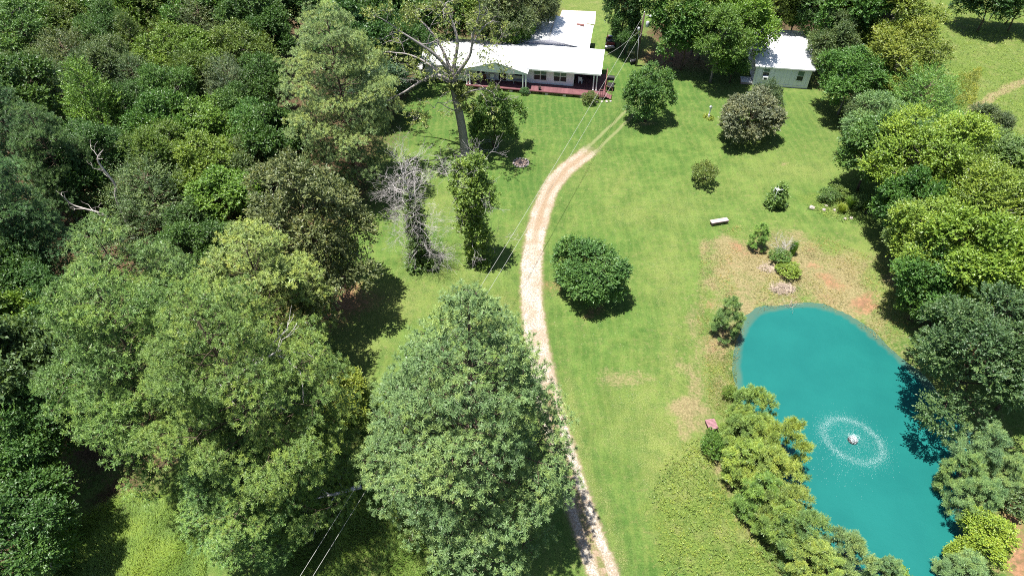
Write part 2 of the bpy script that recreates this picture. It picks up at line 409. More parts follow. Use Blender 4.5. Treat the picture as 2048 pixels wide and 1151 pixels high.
def ground_colour(nt):
    co = N(nt, 'ShaderNodeNewGeometry').outputs['Position']
    a = N(nt, 'ShaderNodeAttribute', attribute_name='cover_a'); b = N(nt, 'ShaderNodeAttribute', attribute_name='cover_b')
    sa = N(nt, 'ShaderNodeSeparateColor'); sb = N(nt, 'ShaderNodeSeparateColor')
    L(nt, a.outputs['Color'], sa.inputs[0]); L(nt, b.outputs['Color'], sb.inputs[0])
    red, tan, lit = sa.outputs; weed, yel, lush = sb.outputs
    n1 = noise(nt, co, .09, 3); n2 = noise(nt, co, .45, 4); n6 = noise(nt, co, 1.15, 4, .6, .3); n3 = noise(nt, co, 2.6, 4, .65); n4 = noise(nt, co, 6.5, 3, .7); n5 = noise(nt, co, 15, 3, .75)
    g = mixc(nt, rng_(nt, n2, .3, .7), (.052, .106, .019), (.100, .165, .035))
    g = mixc(nt, rng_(nt, n1, .42, .68, 0, .42), g, (.155, .185, .050))
    g = mixc(nt, mth(nt, 'MULTIPLY', lush, .8), g, (.040, .100, .018))
    g = mixc(nt, mth(nt, 'MULTIPLY', yel, .56), g, (.180, .195, .048))
    g = mixc(nt, rng_(nt, n6, .46, .66, 0, .45), g, (.044, .098, .018))
    g = mixc(nt, rng_(nt, n6, .50, .30, 0, .40), g, (.140, .178, .044))
    mw = N(nt, 'ShaderNodeTexWave', wave_type='BANDS', bands_direction='X'); mw.inputs['Scale'].default_value = .36; mw.inputs['Distortion'].default_value = 9.0; mw.inputs['Detail'].default_value = 1.5; mw.inputs['Detail Scale'].default_value = .35
    L(nt, co, mw.inputs['Vector'])
    g = mixc(nt, rng_(nt, mw.outputs['Fac'], .45, .95, 0, .17), g, (.155, .190, .050))
    # thin spots where the soil shows through
    thin = mth(nt, 'MULTIPLY', rng_(nt, n3, .50, .72), rng_(nt, n1, .35, .62, .22, .62))
    g = mixc(nt, thin, g, (.170, .165, .065))
    w = mixc(nt, rng_(nt, n4, .30, .70), (.062, .108, .018), (.128, .172, .036))
    w = mixc(nt, rng_(nt, n6, .48, .68, 0, .6), w, (.060, .105, .020))
    w = mixc(nt, rng_(nt, n2, .48, .68, 0, .45), w, (.19, .175, .075))
    w = mixc(nt, rng_(nt, n3, .54, .75, 0, .6), w, (.20, .19, .07))
    g = mixc(nt, rng_(nt, mth(nt, 'ADD', weed, mth(nt, 'MULTIPLY_ADD', n3, .7, -.35)), .30, .62, 0, .85), g, w)
    spk = mth(nt, 'MULTIPLY', rng_(nt, n5, .5, .66), rng_(nt, mth(nt, 'ADD', yel, mth(nt, 'MULTIPLY_ADD', n6, 1.2, -.5)), .1, .7, .05, .5))
    g = mixc(nt, spk, g, (.30, .27, .14))
    # blade-scale light and dark
    fine = mth(nt, 'ADD', mth(nt, 'MULTIPLY', rng_(nt, n4, .3, .7, -.5, .5, 'LINEAR'), .42), mth(nt, 'MULTIPLY', rng_(nt, n5, .3, .7, -.5, .5, 'LINEAR'), .62))
    fine = mth(nt, 'ADD', fine, 1.0)
    cc = N(nt, 'ShaderNodeCombineColor')
    for i in range(3): L(nt, fine, cc.inputs[i])
    g = mixc(nt, 1.0, g, cc.outputs[0], 'MULTIPLY')
    brk = mth(nt, 'ADD', mth(nt, 'MULTIPLY_ADD', n3, .8, -.4), mth(nt, 'MULTIPLY_ADD', n4, .5, -.25))
    litc = mixc(nt, rng_(nt, n4, .35, .65), (.035, .022, .014), (.12, .075, .045))
    g = mixc(nt, rng_(nt, mth(nt, 'ADD', lit, mth(nt, 'MULTIPLY', brk, .6)), .30, .55, 0, .95), g, litc)
    tanc = mixc(nt, rng_(nt, n4, .3, .7), (.150, .125, .062), (.30, .250, .130))
    tanc = mixc(nt, rng_(nt, n5, .4, .6, 0, .35), tanc, (.15, .10, .055))
    g = mixc(nt, rng_(nt, mth(nt, 'ADD', tan, mth(nt, 'MULTIPLY', brk, .9)), .30, .85, 0, .92), g, tanc)
    redc = mixc(nt, rng_(nt, n3, .35, .65), (.19, .105, .065), (.33, .175, .10))
    redc = mixc(nt, rng_(nt, n5, .42, .62, 0, .35), redc, (.12, .07, .045))
    g = mixc(nt, rng_(nt, mth(nt, 'ADD', red, mth(nt, 'MULTIPLY', brk, 1.0)), .30, .95, 0, .95), g, redc)
    h = mth(nt, 'ADD', mth(nt, 'MULTIPLY', n4, .6), n5)
    return co, g, h, (n2, n3, n4, n5)
m, nt, b = mat_new('lawn_and_soil')
co, g, h, _ = ground_colour(nt)
L(nt, g, b.inputs['Base Color']); b.inputs['Roughness'].default_value = .92; b.inputs['Specular IOR Level'].default_value = .12
bump(nt, b, h, .8, .06)
M['ground'] = m

fx = np.arange(-84, 84.01, .48); fy = np.arange(10, 120.01, .48)
ox = np.array([100, 120, 150, 200, 300, 500, 900, 1600, 3000.]); 
ax = np.concatenate([-ox[::-1], fx, ox])
ay = np.concatenate([[-3000, -900, -300, -100, -40, -15, 0, 5], fy, [130, 145, 170, 220, 300, 500, 900, 1600, 3000]])
GX, GY = np.meshgrid(ax, ay)
near = (GX > -5) & (GX < 70) & (GY < 75)
GZ = np.zeros(GX.shape)
GZ[near] = ground_z(GX[near], GY[near])
nx, ny = len(ax), len(ay)
idx = np.arange(nx * ny).reshape(ny, nx)
F = np.stack([idx[:-1, :-1], idx[:-1, 1:], idx[1:, 1:], idx[1:, :-1]], -1).reshape(-1, 4)
me = np_mesh('ground', np.stack([GX, GY, GZ], -1).reshape(-1, 3), F, smooth_=True)
put_masks(me, GX.ravel(), GY.ravel())
tag(new_obj('ground', me, M['ground']), 'mown lawn and rough ground of the homestead', kind='structure')

# ------------------------------------------------------------------ gravel drive, fading into two wheel tracks in the grass
def strip(name, P, half, n, z, zero_at=None):
    T = np.gradient(P, axis=0); T /= np.linalg.norm(T, axis=1)[:, None]
    Nn = np.stack([T[:, 1], -T[:, 0]], 1)
    u = np.linspace(-1, 1, n)
    V = P[:, None, :] + Nn[:, None, :] * (u[None, :, None] * half)
    s = np.concatenate([[0], np.cumsum(np.linalg.norm(np.diff(P, axis=0), axis=1))])
    V3 = np.concatenate([V, np.full(V.shape[:2] + (1,), z)], 2).reshape(-1, 3)
    k = np.arange(len(P) * n).reshape(len(P), n)
    F = np.stack([k[:-1, :-1], k[:-1, 1:], k[1:, 1:], k[1:, :-1]], -1).reshape(-1, 4)
    me = np_mesh(name, V3, F, smooth_=True)
    put_masks(me, V3[:, 0], V3[:, 1])
    a = me.attributes.new('across', 'FLOAT', 'POINT'); a.data.foreach_set('value', np.ascontiguousarray(np.tile(u * half, len(P)), np.float32))
    a = me.attributes.new('along', 'FLOAT', 'POINT'); a.data.foreach_set('value', np.ascontiguousarray(np.repeat(s, n), np.float32))
    return me, s
keep = DRIVE[DRIVE[:, 1] < 90]
dd = np.concatenate([[0], np.cumsum(np.linalg.norm(np.diff(keep, axis=0), axis=1))])
tt = np.arange(0, dd[-1], .35)
keep = np.stack([np.interp(tt, dd, keep[:, 0]), np.interp(tt, dd, keep[:, 1])], 1)
me, s = strip('driveway', keep, 2.6, 15, .006)
END = float(s[np.argmin(np.abs(keep[:, 1] - W(1182, 300)[1]))])      # where the gravel gives out
LOW = float(s[np.argmin(np.abs(keep[:, 1] - W(1100, 770)[1]))])      # below this a grassy middle shows
m, nt, b = mat_new('gravel_drive')
co, g, h, (n2, n3, n4, n5) = ground_colour(nt)
ac = N(nt, 'ShaderNodeAttribute', attribute_name='across').outputs['Fac']
al = N(nt, 'ShaderNodeAttribute', attribute_name='along').outputs['Fac']
wob = mth(nt, 'ADD', mth(nt, 'MULTIPLY_ADD', n3, .8, -.4), mth(nt, 'MULTIPLY_ADD', n4, .6, -.3))
aw = mth(nt, 'ADD', ac, mth(nt, 'MULTIPLY_ADD', n2, .5, -.25))
ab = mth(nt, 'ADD', mth(nt, 'ABSOLUTE', aw), wob)
fade = rng_(nt, mth(nt, 'ADD', al, mth(nt, 'MULTIPLY_ADD', n3, 3, -1.5)), END - 1.6, END + 1.2, 1, 0)
bed = mth(nt, 'MULTIPLY', rng_(nt, ab, 1.30, .72), fade)
soil = mixc(nt, rng_(nt, n4, .3, .7), (.24, .155, .105), (.36, .27, .19))
g = mixc(nt, mth(nt, 'MULTIPLY', bed, .9), g, soil)
vor = N(nt, 'ShaderNodeTexVoronoi'); vor.inputs['Scale'].default_value = 13; L(nt, co, vor.inputs['Vector'])
gr = mixc(nt, rng_(nt, vor.outputs['Color'], .2, .8), (.27, .235, .19), (.50, .455, .385))
gr = mixc(nt, rng_(nt, n5, .5, .7, 0, .5), gr, (.28, .21, .15))
# two wheel tracks carry most of the gravel; in the bend it is spread over the whole bed
tr = mth(nt, 'ABSOLUTE', mth(nt, 'SUBTRACT', mth(nt, 'ABSOLUTE', aw), .60))
trk = rng_(nt, mth(nt, 'ADD', tr, mth(nt, 'MULTIPLY', wob, .8)), .46, .16)
mid = mth(nt, 'MULTIPLY', rng_(nt, ab, 1.02, .58), mth(nt, 'MULTIPLY', rng_(nt, al, LOW - 1.5, LOW + 2.5), rng_(nt, al, END - 14, END - 22)))
grav = mth(nt, 'MAXIMUM', trk, mid)
patch = rng_(nt, mth(nt, 'ADD', n2, mth(nt, 'MULTIPLY_ADD', n4, .5, -.25)), .38, .56, .35, 1)
upper = rng_(nt, al, END - 18, END - 8, 1, .6)
g = mixc(nt, mth(nt, 'MULTIPLY', mth(nt, 'MULTIPLY', mth(nt, 'MULTIPLY', grav, fade), patch), upper), g, gr)
# grass strip between the tracks in the lower stretch
gs = mth(nt, 'MULTIPLY', mth(nt, 'MULTIPLY', rng_(nt, mth(nt, 'ADD', mth(nt, 'ABSOLUTE', aw), wob), .42, .18), rng_(nt, al, LOW + 2.0, LOW - 3.0)), rng_(nt, n3, .4, .6))
g = mixc(nt, mth(nt, 'MULTIPLY', gs, .8), g, (.11, .14, .035))
# worn tracks in the grass farther on
far = mth(nt, 'MULTIPLY', mth(nt, 'SUBTRACT', 1.0, fade), rng_(nt, mth(nt, 'ADD', tr, mth(nt, 'MULTIPLY', wob, .35)), .30, .08))
g = mixc(nt, mth(nt, 'MULTIPLY', far, .7), g, (.21, .22, .10))
L(nt, g, b.inputs['Base Color']); b.inputs['Roughness'].default_value = .92; b.inputs['Specular IOR Level'].default_value = .15
bump(nt, b, mth(nt, 'ADD', h, vor.outputs['Distance']), .8, .06)
tag(new_obj('driveway', me, m), 'curved gravel driveway fading into wheel tracks in the grass', kind='structure')

# ------------------------------------------------------------------ pond
m, nt, b = mat_new('dyed_pond_water')
co = N(nt, 'ShaderNodeNewGeometry').outputs['Position']
n = noise(nt, co, .22, 3)
L(nt, mixc(nt, rng_(nt, n, .3, .7), (.010, .108, .100), (.012, .124, .112)), b.inputs['Base Color'])
sh = N(nt, 'ShaderNodeAttribute', attribute_name='shallow').outputs['Fac']
shf = rng_(nt, mth(nt, 'ADD', sh, mth(nt, 'MULTIPLY_ADD', noise(nt, co, 1.2, 3), .5, -.25)), .3, 1.1, 0, .55)
L(nt, mixc(nt, shf, b.inputs['Base Color'].links[0].from_socket, (.10, .12, .07)), b.inputs['Base Color'])
b.inputs['Roughness'].default_value = .12; b.inputs['IOR'].default_value = 1.33
mp = N(nt, 'ShaderNodeMapping'); mp.inputs['Scale'].default_value = (1, 2.1, 1); mp.inputs['Rotation'].default_value = (0, 0, .4); L(nt, co, mp.inputs['Vector'])
wv = mth(nt, 'ADD', noise(nt, mp.outputs[0], 2.2, 3, .6, .4), mth(nt, 'MULTIPLY', noise(nt, mp.outputs[0], 9, 3, .6), .5))
bump(nt, b, wv, .4, .10)
M['water'] = m
pc = POND.mean(0)
gxs = np.arange(POND[:, 0].min() - 1, POND[:, 0].max() + 1, .5); gys = np.arange(POND[:, 1].min() - 1, POND[:, 1].max() + 1, .5)
QX, QY = np.meshgrid(gxs, gys)
k = np.arange(QX.size).reshape(QX.shape)
F = np.stack([k[:-1, :-1], k[:-1, 1:], k[1:, 1:], k[1:, :-1]], -1).reshape(-1, 4)
sd = sdf(QX.ravel(), QY.ravel(), POND)
F = F[(sd[F] < .75).any(1)]
used, inv = np.unique(F, return_inverse=True)
Vw = np.stack([QX.ravel(), QY.ravel(), np.full(QX.size, WATER_Z)], 1)[used]
wme = np_mesh('pond_water', Vw, inv.reshape(F.shape), smooth_=True)
at_ = wme.attributes.new('shallow', 'FLOAT', 'POINT'); at_.data.foreach_set('value', np.clip(1 + sd[used] / .5, 0, 1).astype(np.float32))
tag(new_obj('pond_water', wme, M['water']), 'turquoise dyed pond water', kind='structure')

# concrete pad behind the garage
pm = MB()
pp = [W(1118, 40)[:2], W(1124, 21)[:2], W(1192, 24)[:2], W(1190, 50)[:2]]
pm.add([(x, y, .0) for x, y in pp] + [(x, y, .06) for x, y in pp], [(4, 5, 6, 7), (0, 1, 5, 4), (1, 2, 6, 5), (2, 3, 7, 6), (3, 0, 4, 7)])
tag(pm.build('concrete_pad', M['concrete']), 'pinkish concrete pad behind the garage', kind='structure')
# ------------------------------------------------------------------ vegetation makers
def unit(a):
    return a / (np.linalg.norm(a, axis=-1, keepdims=True) + 1e-9)
def rdir(rg, n):
    return unit(rg.normal(size=(n, 3)))
UP = np.array([0, 0, 1.0])
def leaf_quads(rg, P, axis, nrm, Ln, Wd):
    """diamond leaves: base P, along axis, facing nrm"""
    n = len(P)
    w = unit(np.cross(nrm, axis))
    l = Ln * rg.uniform(.7, 1.25, (n, 1)); wd = Wd * rg.uniform(.7, 1.25, (n, 1))
    up = unit(np.cross(axis, w))
    V = np.stack([P, P + axis * l * .5 + w * wd * .5 + up * wd * .12, P + axis * l, P + axis * l * .5 - w * wd * .5 + up * wd * .12], 1).reshape(-1, 3)
    return V, np.arange(n * 4).reshape(n, 4)
def twigs_to_leaves(rg, O, T, D, tl, k, Ln, Wd, tone, spread=.9, face=.7):
    """O origins, T twig directions, D outward directions; k leaves on each twig"""
    n = len(O)
    s = (np.arange(k) + .5) / k
    side = unit(np.cross(T, unit(UP * .8 + rg.normal(size=(n, 3)) * .5)))
    sg = np.where(np.arange(k) % 2 == 0, 1.0, -1.0)
    tlen = tl * rg.uniform(.6, 1.3, (n, 1, 1))
    P = O[:, None, :] + T[:, None, :] * s[None, :, None] * tlen
    axis = T[:, None, :] * .55 + side[:, None, :] * (sg * spread)[None, :, None] + rg.normal(size=(n, k, 3)) * .32
    axis[:, -1, :] = T + rg.normal(size=(n, 3)) * .2
    axis = unit(axis)
    nr = unit(UP * face + D[:, None, :] * .45 + rg.normal(size=(n, k, 3)) * .42)
    V, F = leaf_quads(rg, P.reshape(-1, 3), axis.reshape(-1, 3), nr.reshape(-1, 3), Ln, Wd)
    t = np.repeat(tone, k) + rg.normal(size=n * k) * .16
    return V, F, np.clip(t, 0, 1)
def limb_path(a, b, rg, sag=.12, n=5, wob=.06):
    a = np.asarray(a, float); b = np.asarray(b, float)
    ln = np.linalg.norm(b - a)
    t = np.linspace(0, 1, n)[:, None]
    p = a + (b - a) * t
    p[:, 2] += np.sin(t[:, 0] * math.pi) * ln * sag
    p[1:-1] += rg.normal(size=(n - 2, 3)) * ln * wob
    return p

def broad_tree(name, seed, H=10., R=4., cb=2.2, clumps=26, twigs=2600, k=8, tl=.75, Ln=.27, Wd=.15, crad=.34, droop=.0, top=.0, stem=.16, inner=.2, flat=1.0, forks=1, spiky=0., frange=(.42, .98)):
    """returns (trunk mesh, crown mesh): limbs run to the foliage clumps; leaves sit on twigs on each clump"""
    rg = np.random.default_rng(seed)
    zc = (H + cb) / 2; az = (H - cb) / 2
    i = np.arange(clumps) + .5
    ph = i * 2.399963 + rg.normal(size=clumps) * .35
    cz = 1 - 1.62 * i / clumps
    cz = np.clip(cz + rg.normal(size=clumps) * .08, -.75, 1)
    sr = np.sqrt(np.maximum(0, 1 - cz ** 2))
    D = np.stack([sr * np.cos(ph), sr * np.sin(ph), cz], 1)
    f = rg.uniform(*frange, clumps)
    f *= 1 + .18 * np.sin(ph * 2 + seed) * sr
    CC = np.stack([D[:, 0] * R * f, D[:, 1] * R * f, zc + D[:, 2] * az * f * (1 - top * sr)], 1)
    RC = R * crad * rg.uniform(.55, 1.2, clumps)
    tone_c = rg.uniform(.25, .75, clumps)
    w = RC ** 2; w /= w.sum()
    ci = rg.choice(clumps, twigs, p=w)
    d = unit(rdir(rg, twigs) + D[ci] * .55 + UP * .40)
    rr = 1 - (1 - inner * rg.uniform(0, 1, twigs)) ** 1 * 0 
    rr = np.where(rg.random(twigs) < .25, rg.uniform(.25, .8, twigs), rg.uniform(.72, 1.0, twigs))
    O = CC[ci] + d * (RC[ci] * rr)[:, None] * np.array([1, 1, .8 * flat])
    T = unit(d * .75 + rdir(rg, twigs) * .6 + UP * (.15 + spiky - droop))
    tone = np.clip(tone_c[ci] * .6 + .2 + rg.normal(size=twigs) * .12, 0, 1)
    V, F, t = twigs_to_leaves(rg, O, T, d, tl, k, Ln, Wd, tone)
    crown = np_mesh(name + '_crown', V, F, t)
    crown.materials.append(M['leaf'])
    tb = MB()
    r0 = stem * H / 10
    for j in range(forks):
        off = np.array([rg.normal() * .06, rg.normal() * .06, 0]) * (j > 0)
        tp = limb_path(off - np.array([0, 0, .25]), np.array([rg.normal() * .03 * R, rg.normal() * .03 * R, zc + az * .35]) + off * 6, rg, 0, 7, .012)
        tb.tube(tp, [r0 * (1.25 if q == 0 else 1 - .12 * q) for q in range(7)], 8)
    for c, rc in zip(CC, RC):
        z0 = max(cb * .75, min(c[2] - .35 * np.hypot(c[0], c[1]) - .3, zc))
        tpt = np.array([0, 0, z0])
        rb = r0 * .5 * (1 - .45 * z0 / H)
        pth = limb_path(tpt, c, rg, .08, 5, .05)
        tb.tube(pth, [rb, rb * .75, rb * .55, rb * .4, rb * .22], 5, False)
        for _ in range(4):
            e = c + rdir(rg, 1)[0] * rc * .85
            tb.tube(limb_path(pth[3], e, rg, .05, 3, .08), [rb * .3, rb * .2, rb * .08], 4, False)
    trunk = tb.mesh(name + '_trunk')
    return trunk, crown

def needles(rg, Cn, A, n_need, Ln, wid, tone):
    """needle tufts: centres Cn, axes A"""
    n = len(Cn)
    d = unit(A[:, None, :] * .35 + unit(rg.normal(size=(n, n_need, 3))) * 1.0)
    l = Ln * rg.uniform(.65, 1.15, (n, n_need, 1))
    w = unit(np.cross(d, UP + A[:, None, :] * .6 + rg.normal(size=(n, n_need, 3)) * .45)) * (wid * .5)
    b = Cn[:, None, :] + d * l * .06 - A[:, None, :] * rg.uniform(0, .3, (n, n_need, 1)) * Ln
    inv_ = (rg.random((n, n_need, 1)) < .5)
    e = b + d * l
    V = np.where(inv_[:, :, :, None], np.stack([e + w, e - w, b], 2), np.stack([b + w, b - w, e], 2)).reshape(-1, 3)
    F = np.arange(n * n_need * 3).reshape(-1, 3)
    t = np.clip(np.repeat(tone, n_need) + rg.normal(size=n * n_need) * .15, 0, 1)
    return V, F, t
def pine_tree(name, seed, H=20., R=5.5, cb=4., gap=.85, per=5, pads=3, tufts=13, nn=26, Ln=.42, wid=.052, shape='round', padr=.85, stem=.22, up=.18, lean=(0, 0), rexp=.55):
    rg = np.random.default_rng(seed)
    tb = MB()
    nz = 9
    zs = np.linspace(-.3, H * .97, nz)
    bend = np.stack([lean[0] * (np.abs(zs) / H) ** 1.5 + rg.normal(size=nz) * .07, lean[1] * (np.abs(zs) / H) ** 1.5 + rg.normal(size=nz) * .07, zs], 1)
    tb.tube(bend, [stem * (1.2 if i == 0 else (1 - .105 * i)) for i in range(nz)], 8)
    def axis_at(z): return np.array([np.interp(z, zs, bend[:, 0]), np.interp(z, zs, bend[:, 1]), z])
    PC = []; PR = []; PT = []
    z = cb; ph = rg.uniform(0, 6)
    while z < H - .25:
        t = (z - cb) / (H - cb)
        if shape == 'round': prof = (max(0, 1 - t) ** rexp) * (.62 + .38 * smooth(np.array(t), -.02, .22))
        elif shape == 'cone': prof = (1 - t) ** .85
        else: prof = math.sqrt(max(0, 1 - (2 * (t - .35) / 1.3) ** 2)) * (.7 + .3 * (t < .6))
        nb = max(3, int(per * (.65 + .5 * prof)))
        for j in range(nb):
            a = ph + j * 6.283 / nb + rg.normal() * .22
            if rg.random() < .16 and t < .88: continue
            ln = R * float(prof) * rg.uniform(.58, 1.13) + .18
            bt = rg.uniform(.15, .75)
            rise = up * ln * rg.uniform(.3, 1.5) + (t * .25 * ln) - (1 - t) * .10 * ln
            p0 = axis_at(z + rg.normal() * .12)
            p1 = p0 + np.array([math.cos(a) * ln, math.sin(a) * ln, rise])
            pth = limb_path(p0, p1, rg, -.05, 5, .03)
            rb = max(.016, stem * .30 * (1 - .7 * t) * min(1, ln / 3))
            tb.tube(pth, [rb, rb * .8, rb * .6, rb * .42, rb * .2], 4, False)
            npd = max(1, int(round(pads * ln / R + .5)))
            for q in range(npd):
                s = (1, .80, .50, .3)[min(q, 3)] - rg.uniform(0, .06)
                if s < .25: break
                k = min(4, s * 4); i0 = min(3, int(k)); c = pth[i0] + (pth[i0 + 1] - pth[i0]) * (k - i0)
                side = np.array([-math.sin(a), math.cos(a), 0])
                sd_ = min(1.5, .3 * ln) * rg.uniform(.7, 1.2)
                offs = [sd_, -sd_ * rg.uniform(.7, 1.2)] if q == 1 or (q == 2 and rg.random() < .5) else [0.]
                for of in offs:
                    e = c + side * of + np.array([math.cos(a), math.sin(a), 0]) * abs(of) * .5 + np.array([0, 0, rg.uniform(.02, .3)])
                    tb.tube([c, (c + e) / 2 + np.array([0, 0, -.03]), e], [rb * .4, rb * .3, rb * .12], 3, False)
                    PC.append(e); PR.append(padr * rg.uniform(.55, 1.15) * (.55 + .45 * min(1, ln / (R * .6)))); PT.append(min(.85, max(.1, bt + rg.normal() * .1)))
        z += gap * rg.uniform(.8, 1.2) * (1 - .55 * t); ph += 1.1 + rg.normal() * .3
    # leader
    PC.append(axis_at(H - .1)); PR.append(padr * .4); PT.append(.6)
    PC = np.array(PC); PR = np.array(PR); PT = np.array(PT)
    nt_ = np.maximum(4, (tufts * (PR / padr) ** 2).astype(int))
    ci = np.repeat(np.arange(len(PC)), nt_)
    n = len(ci)
    out = unit((PC[ci] - np.array([0, 0, 1]) * 0) * np.array([1, 1, 0]) + 1e-6)
    kk = np.concatenate([np.arange(q) for q in nt_]); tot = np.repeat(nt_, nt_)
    cz = 1 - 1.25 * (kk + .5) / tot; aa = kk * 2.399963 + ci * 1.7
    d = np.stack([np.sqrt(1 - cz ** 2) * np.cos(aa), np.sqrt(1 - cz ** 2) * np.sin(aa), cz], 1)
    d = unit(d + rg.normal(size=(n, 3)) * .16)
    Cn = PC[ci] + d * (PR[ci] * rg.uniform(.72, 1.08, n))[:, None] * np.array([1, 1, .62])
    A = unit(d * .6 + UP * .65 + out * .25 + rg.normal(size=(n, 3)) * .2)
    tone = np.clip(PT[ci] + rg.normal(size=n) * .14, 0, 1)
    V, F, t = needles(rg, Cn, A, nn, Ln, wid, tone)
    # inner needles of each pad, added to block light and toned dark as shade
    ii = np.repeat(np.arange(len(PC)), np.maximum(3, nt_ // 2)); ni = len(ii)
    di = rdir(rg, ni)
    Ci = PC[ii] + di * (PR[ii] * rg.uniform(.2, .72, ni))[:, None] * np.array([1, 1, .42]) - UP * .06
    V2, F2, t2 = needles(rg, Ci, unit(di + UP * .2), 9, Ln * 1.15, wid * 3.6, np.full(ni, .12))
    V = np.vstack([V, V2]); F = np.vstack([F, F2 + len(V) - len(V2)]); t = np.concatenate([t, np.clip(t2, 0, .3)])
    crown = np_mesh(name + '_crown', V, F, t)
    crown.materials.append(M['needle'])
    # twig stubs to tufts
    for c, r in zip(PC[::1], PR[::1]):
        for _ in range(2):
            e = c + rdir(rg, 1)[0] * r * np.array([.8, .8, .35])
            tb.tube([c, e], [.018, .007], 3, False)
    return tb.mesh(name + '_trunk'), crown

def cedar_tree(name, seed, H=9., R=2.6, cb=.6, sprays=1500, k=13, tl=.75, Ln=.15, Wd=.055, expo=.75, rough_=.25, up=.45):
    rg = np.random.default_rng(seed)
    t = rg.beta(1.0, 1.5, sprays)
    z = cb + (H - cb) * t
    a = rg.uniform(0, 6.283, sprays)
    lob = 1 + rough_ * np.sin(a * 3 + z * 1.3 + seed) + rough_ * .6 * np.sin(a * 7 - z * 2.1)
    prof = R * ((1 - t) ** expo) * lob + .08
    rr = prof * np.where(rg.random(sprays) < .35, rg.uniform(.3, .8, sprays), rg.uniform(.78, 1.05, sprays))
    D = np.stack([np.cos(a), np.sin(a), .35 + t * .5], 1); D = unit(D)
    O = np.stack([np.cos(a) * rr, np.sin(a) * rr, z], 1)
    T = unit(D * .8 + UP * up + rg.normal(size=(sprays, 3)) * .35)
    tone = np.clip(.45 + .2 * np.sin(a * 3 + z * 1.3 + seed) + rg.normal(size=sprays) * .15, 0, 1)
    V1, F1, t1 = twigs_to_leaves(rg, O, T, D, tl, k, Ln, Wd, tone, spread=.8, face=.5)
    crown = np_mesh(name + '_crown', V1, F1, t1); crown.materials.append(M['leaf'])
    tb = MB()
    tb.tube([(0, 0, -.2), (.05, 0, H * .4), (0, .04, H * .93)], [.16, .10, .02], 7)
    for _ in range(46):
        tz = rg.uniform(0, .9); zz = cb + (H - cb) * tz; aa = rg.uniform(0, 6.28); ln = R * (1 - tz) ** expo * .85 + .1
        p1 = np.array([math.cos(aa) * ln, math.sin(aa) * ln, zz + ln * .35])
        tb.tube(limb_path((0, 0, zz), p1, rg, -.04, 4, .03), [.045, .035, .025, .01], 4, False)
    return tb.mesh(name + '_trunk'), crown

def grow(tb, rg, p, d, r, ln, lev, maxlev, tips, bend=.35, fork=(2, 3), shrink=.68, seg=3, minr=.006, upb=.05):
    """a bare branch that forks and forks again"""
    p = np.asarray(p, float); d = unit(np.asarray(d, float))
    pts = [p]; q = p
    for i in range(seg):
        d = unit(d + rg.normal(size=3) * bend * .5 + UP * upb)
        q = q + d * ln / seg
        pts.append(q)
    r1 = max(minr, r * .58)
    tb.tube(pts, list(np.linspace(r, r1, seg + 1)), 6 if r > .06 else (4 if r > .02 else 3), False)
    if lev >= maxlev:
        tips.append((q, d)); return
    nf = rg.integers(fork[0], fork[1] + 1)
    for j in range(nf):
        nd = unit(d + rdir(rg, 1)[0] * (.85 if j else .35))
        src = q if j == 0 else pts[rg.integers(1, seg + 1)]
        grow(tb, rg, src, nd, r1 * (1 if j == 0 else .75), ln * shrink * rg.uniform(.8, 1.2), lev + 1, maxlev, tips, bend, fork, shrink, seg, minr, upb)

def leaf_blob(rg, C_, R_a, n, k, tl, Ln, Wd, flat=.8, tone=.5, droop=0.):
    """leaves on twigs round many small centres"""
    C_ = np.atleast_2d(np.asarray(C_, float)); R_a = np.broadcast_to(np.asarray(R_a, float), (len(C_),))
    ci = rg.choice(len(C_), n, p=(R_a ** 2) / (R_a ** 2).sum())
    d = unit(rdir(rg, n) + UP * .25)
    O = C_[ci] + d * (R_a[ci] * rg.uniform(.3, 1, n))[:, None] * np.array([1, 1, flat])
    T = unit(d * .7 + rdir(rg, n) * .6 + UP * (.1 - droop))
    tn = np.clip(rg.uniform(.25, .75, len(C_))[ci] * .5 + tone * .5 + rg.normal(size=n) * .12, 0, 1)
    return twigs_to_leaves(rg, O, T, d, tl, k, Ln, Wd, tn)

# ------------------------------------------------------------------ one of each kind
PROTO = {}
def proto(key, maker, H, R, cf, bark, **kw):
    tr, cr = maker(key, H=H, R=R, **kw)
    tr.materials.append(M[bark])
    PROTO[key] = (tr, cr, H, R, cf)
proto('broad_a', broad_tree, 10., 4., .58, 'bark_grey', seed=1, clumps=30, twigs=3000)
proto('broad_b', broad_tree, 10., 4., .58, 'bark', seed=2, clumps=24, twigs=2800, crad=.38, Ln=.30, Wd=.19)
proto('broad_c', broad_tree, 10., 4., .60, 'bark_grey', seed=3, clumps=38, twigs=3600, crad=.27, k=10, tl=.72, Ln=.20, Wd=.10, spiky=.15)
proto('broad_d', broad_tree, 10., 4., .56, 'bark', seed=4, clumps=30, twigs=3400, crad=.30, k=9, Ln=.22, Wd=.13, cb=1.4)
proto('broad_e', broad_tree, 10., 4.2, .60, 'bark_grey', seed=5, clumps=22, twigs=2600, crad=.36, k=10, tl=.85, Ln=.24, Wd=.12, top=.15, droop=.12)
proto('broad_low', broad_tree, 12., 4.6, .52, 'bark', seed=6, clumps=44, twigs=4600, crad=.28, k=9, tl=.6, Ln=.22, Wd=.12, cb=.8, droop=.15)
proto('broad_big', broad_tree, 10., 5., .55, 'bark', seed=7, clumps=48, twigs=5000, crad=.27, k=9, tl=.5, Ln=.20, Wd=.12, cb=1.2)
proto('bush_a', broad_tree, 5.5, 3.2, .52, 'bark', seed=8, frange=(.60, .86), clumps=40, twigs=3000, crad=.27, k=8, tl=.45, Ln=.21, Wd=.12, cb=.15, forks=3, stem=.12)
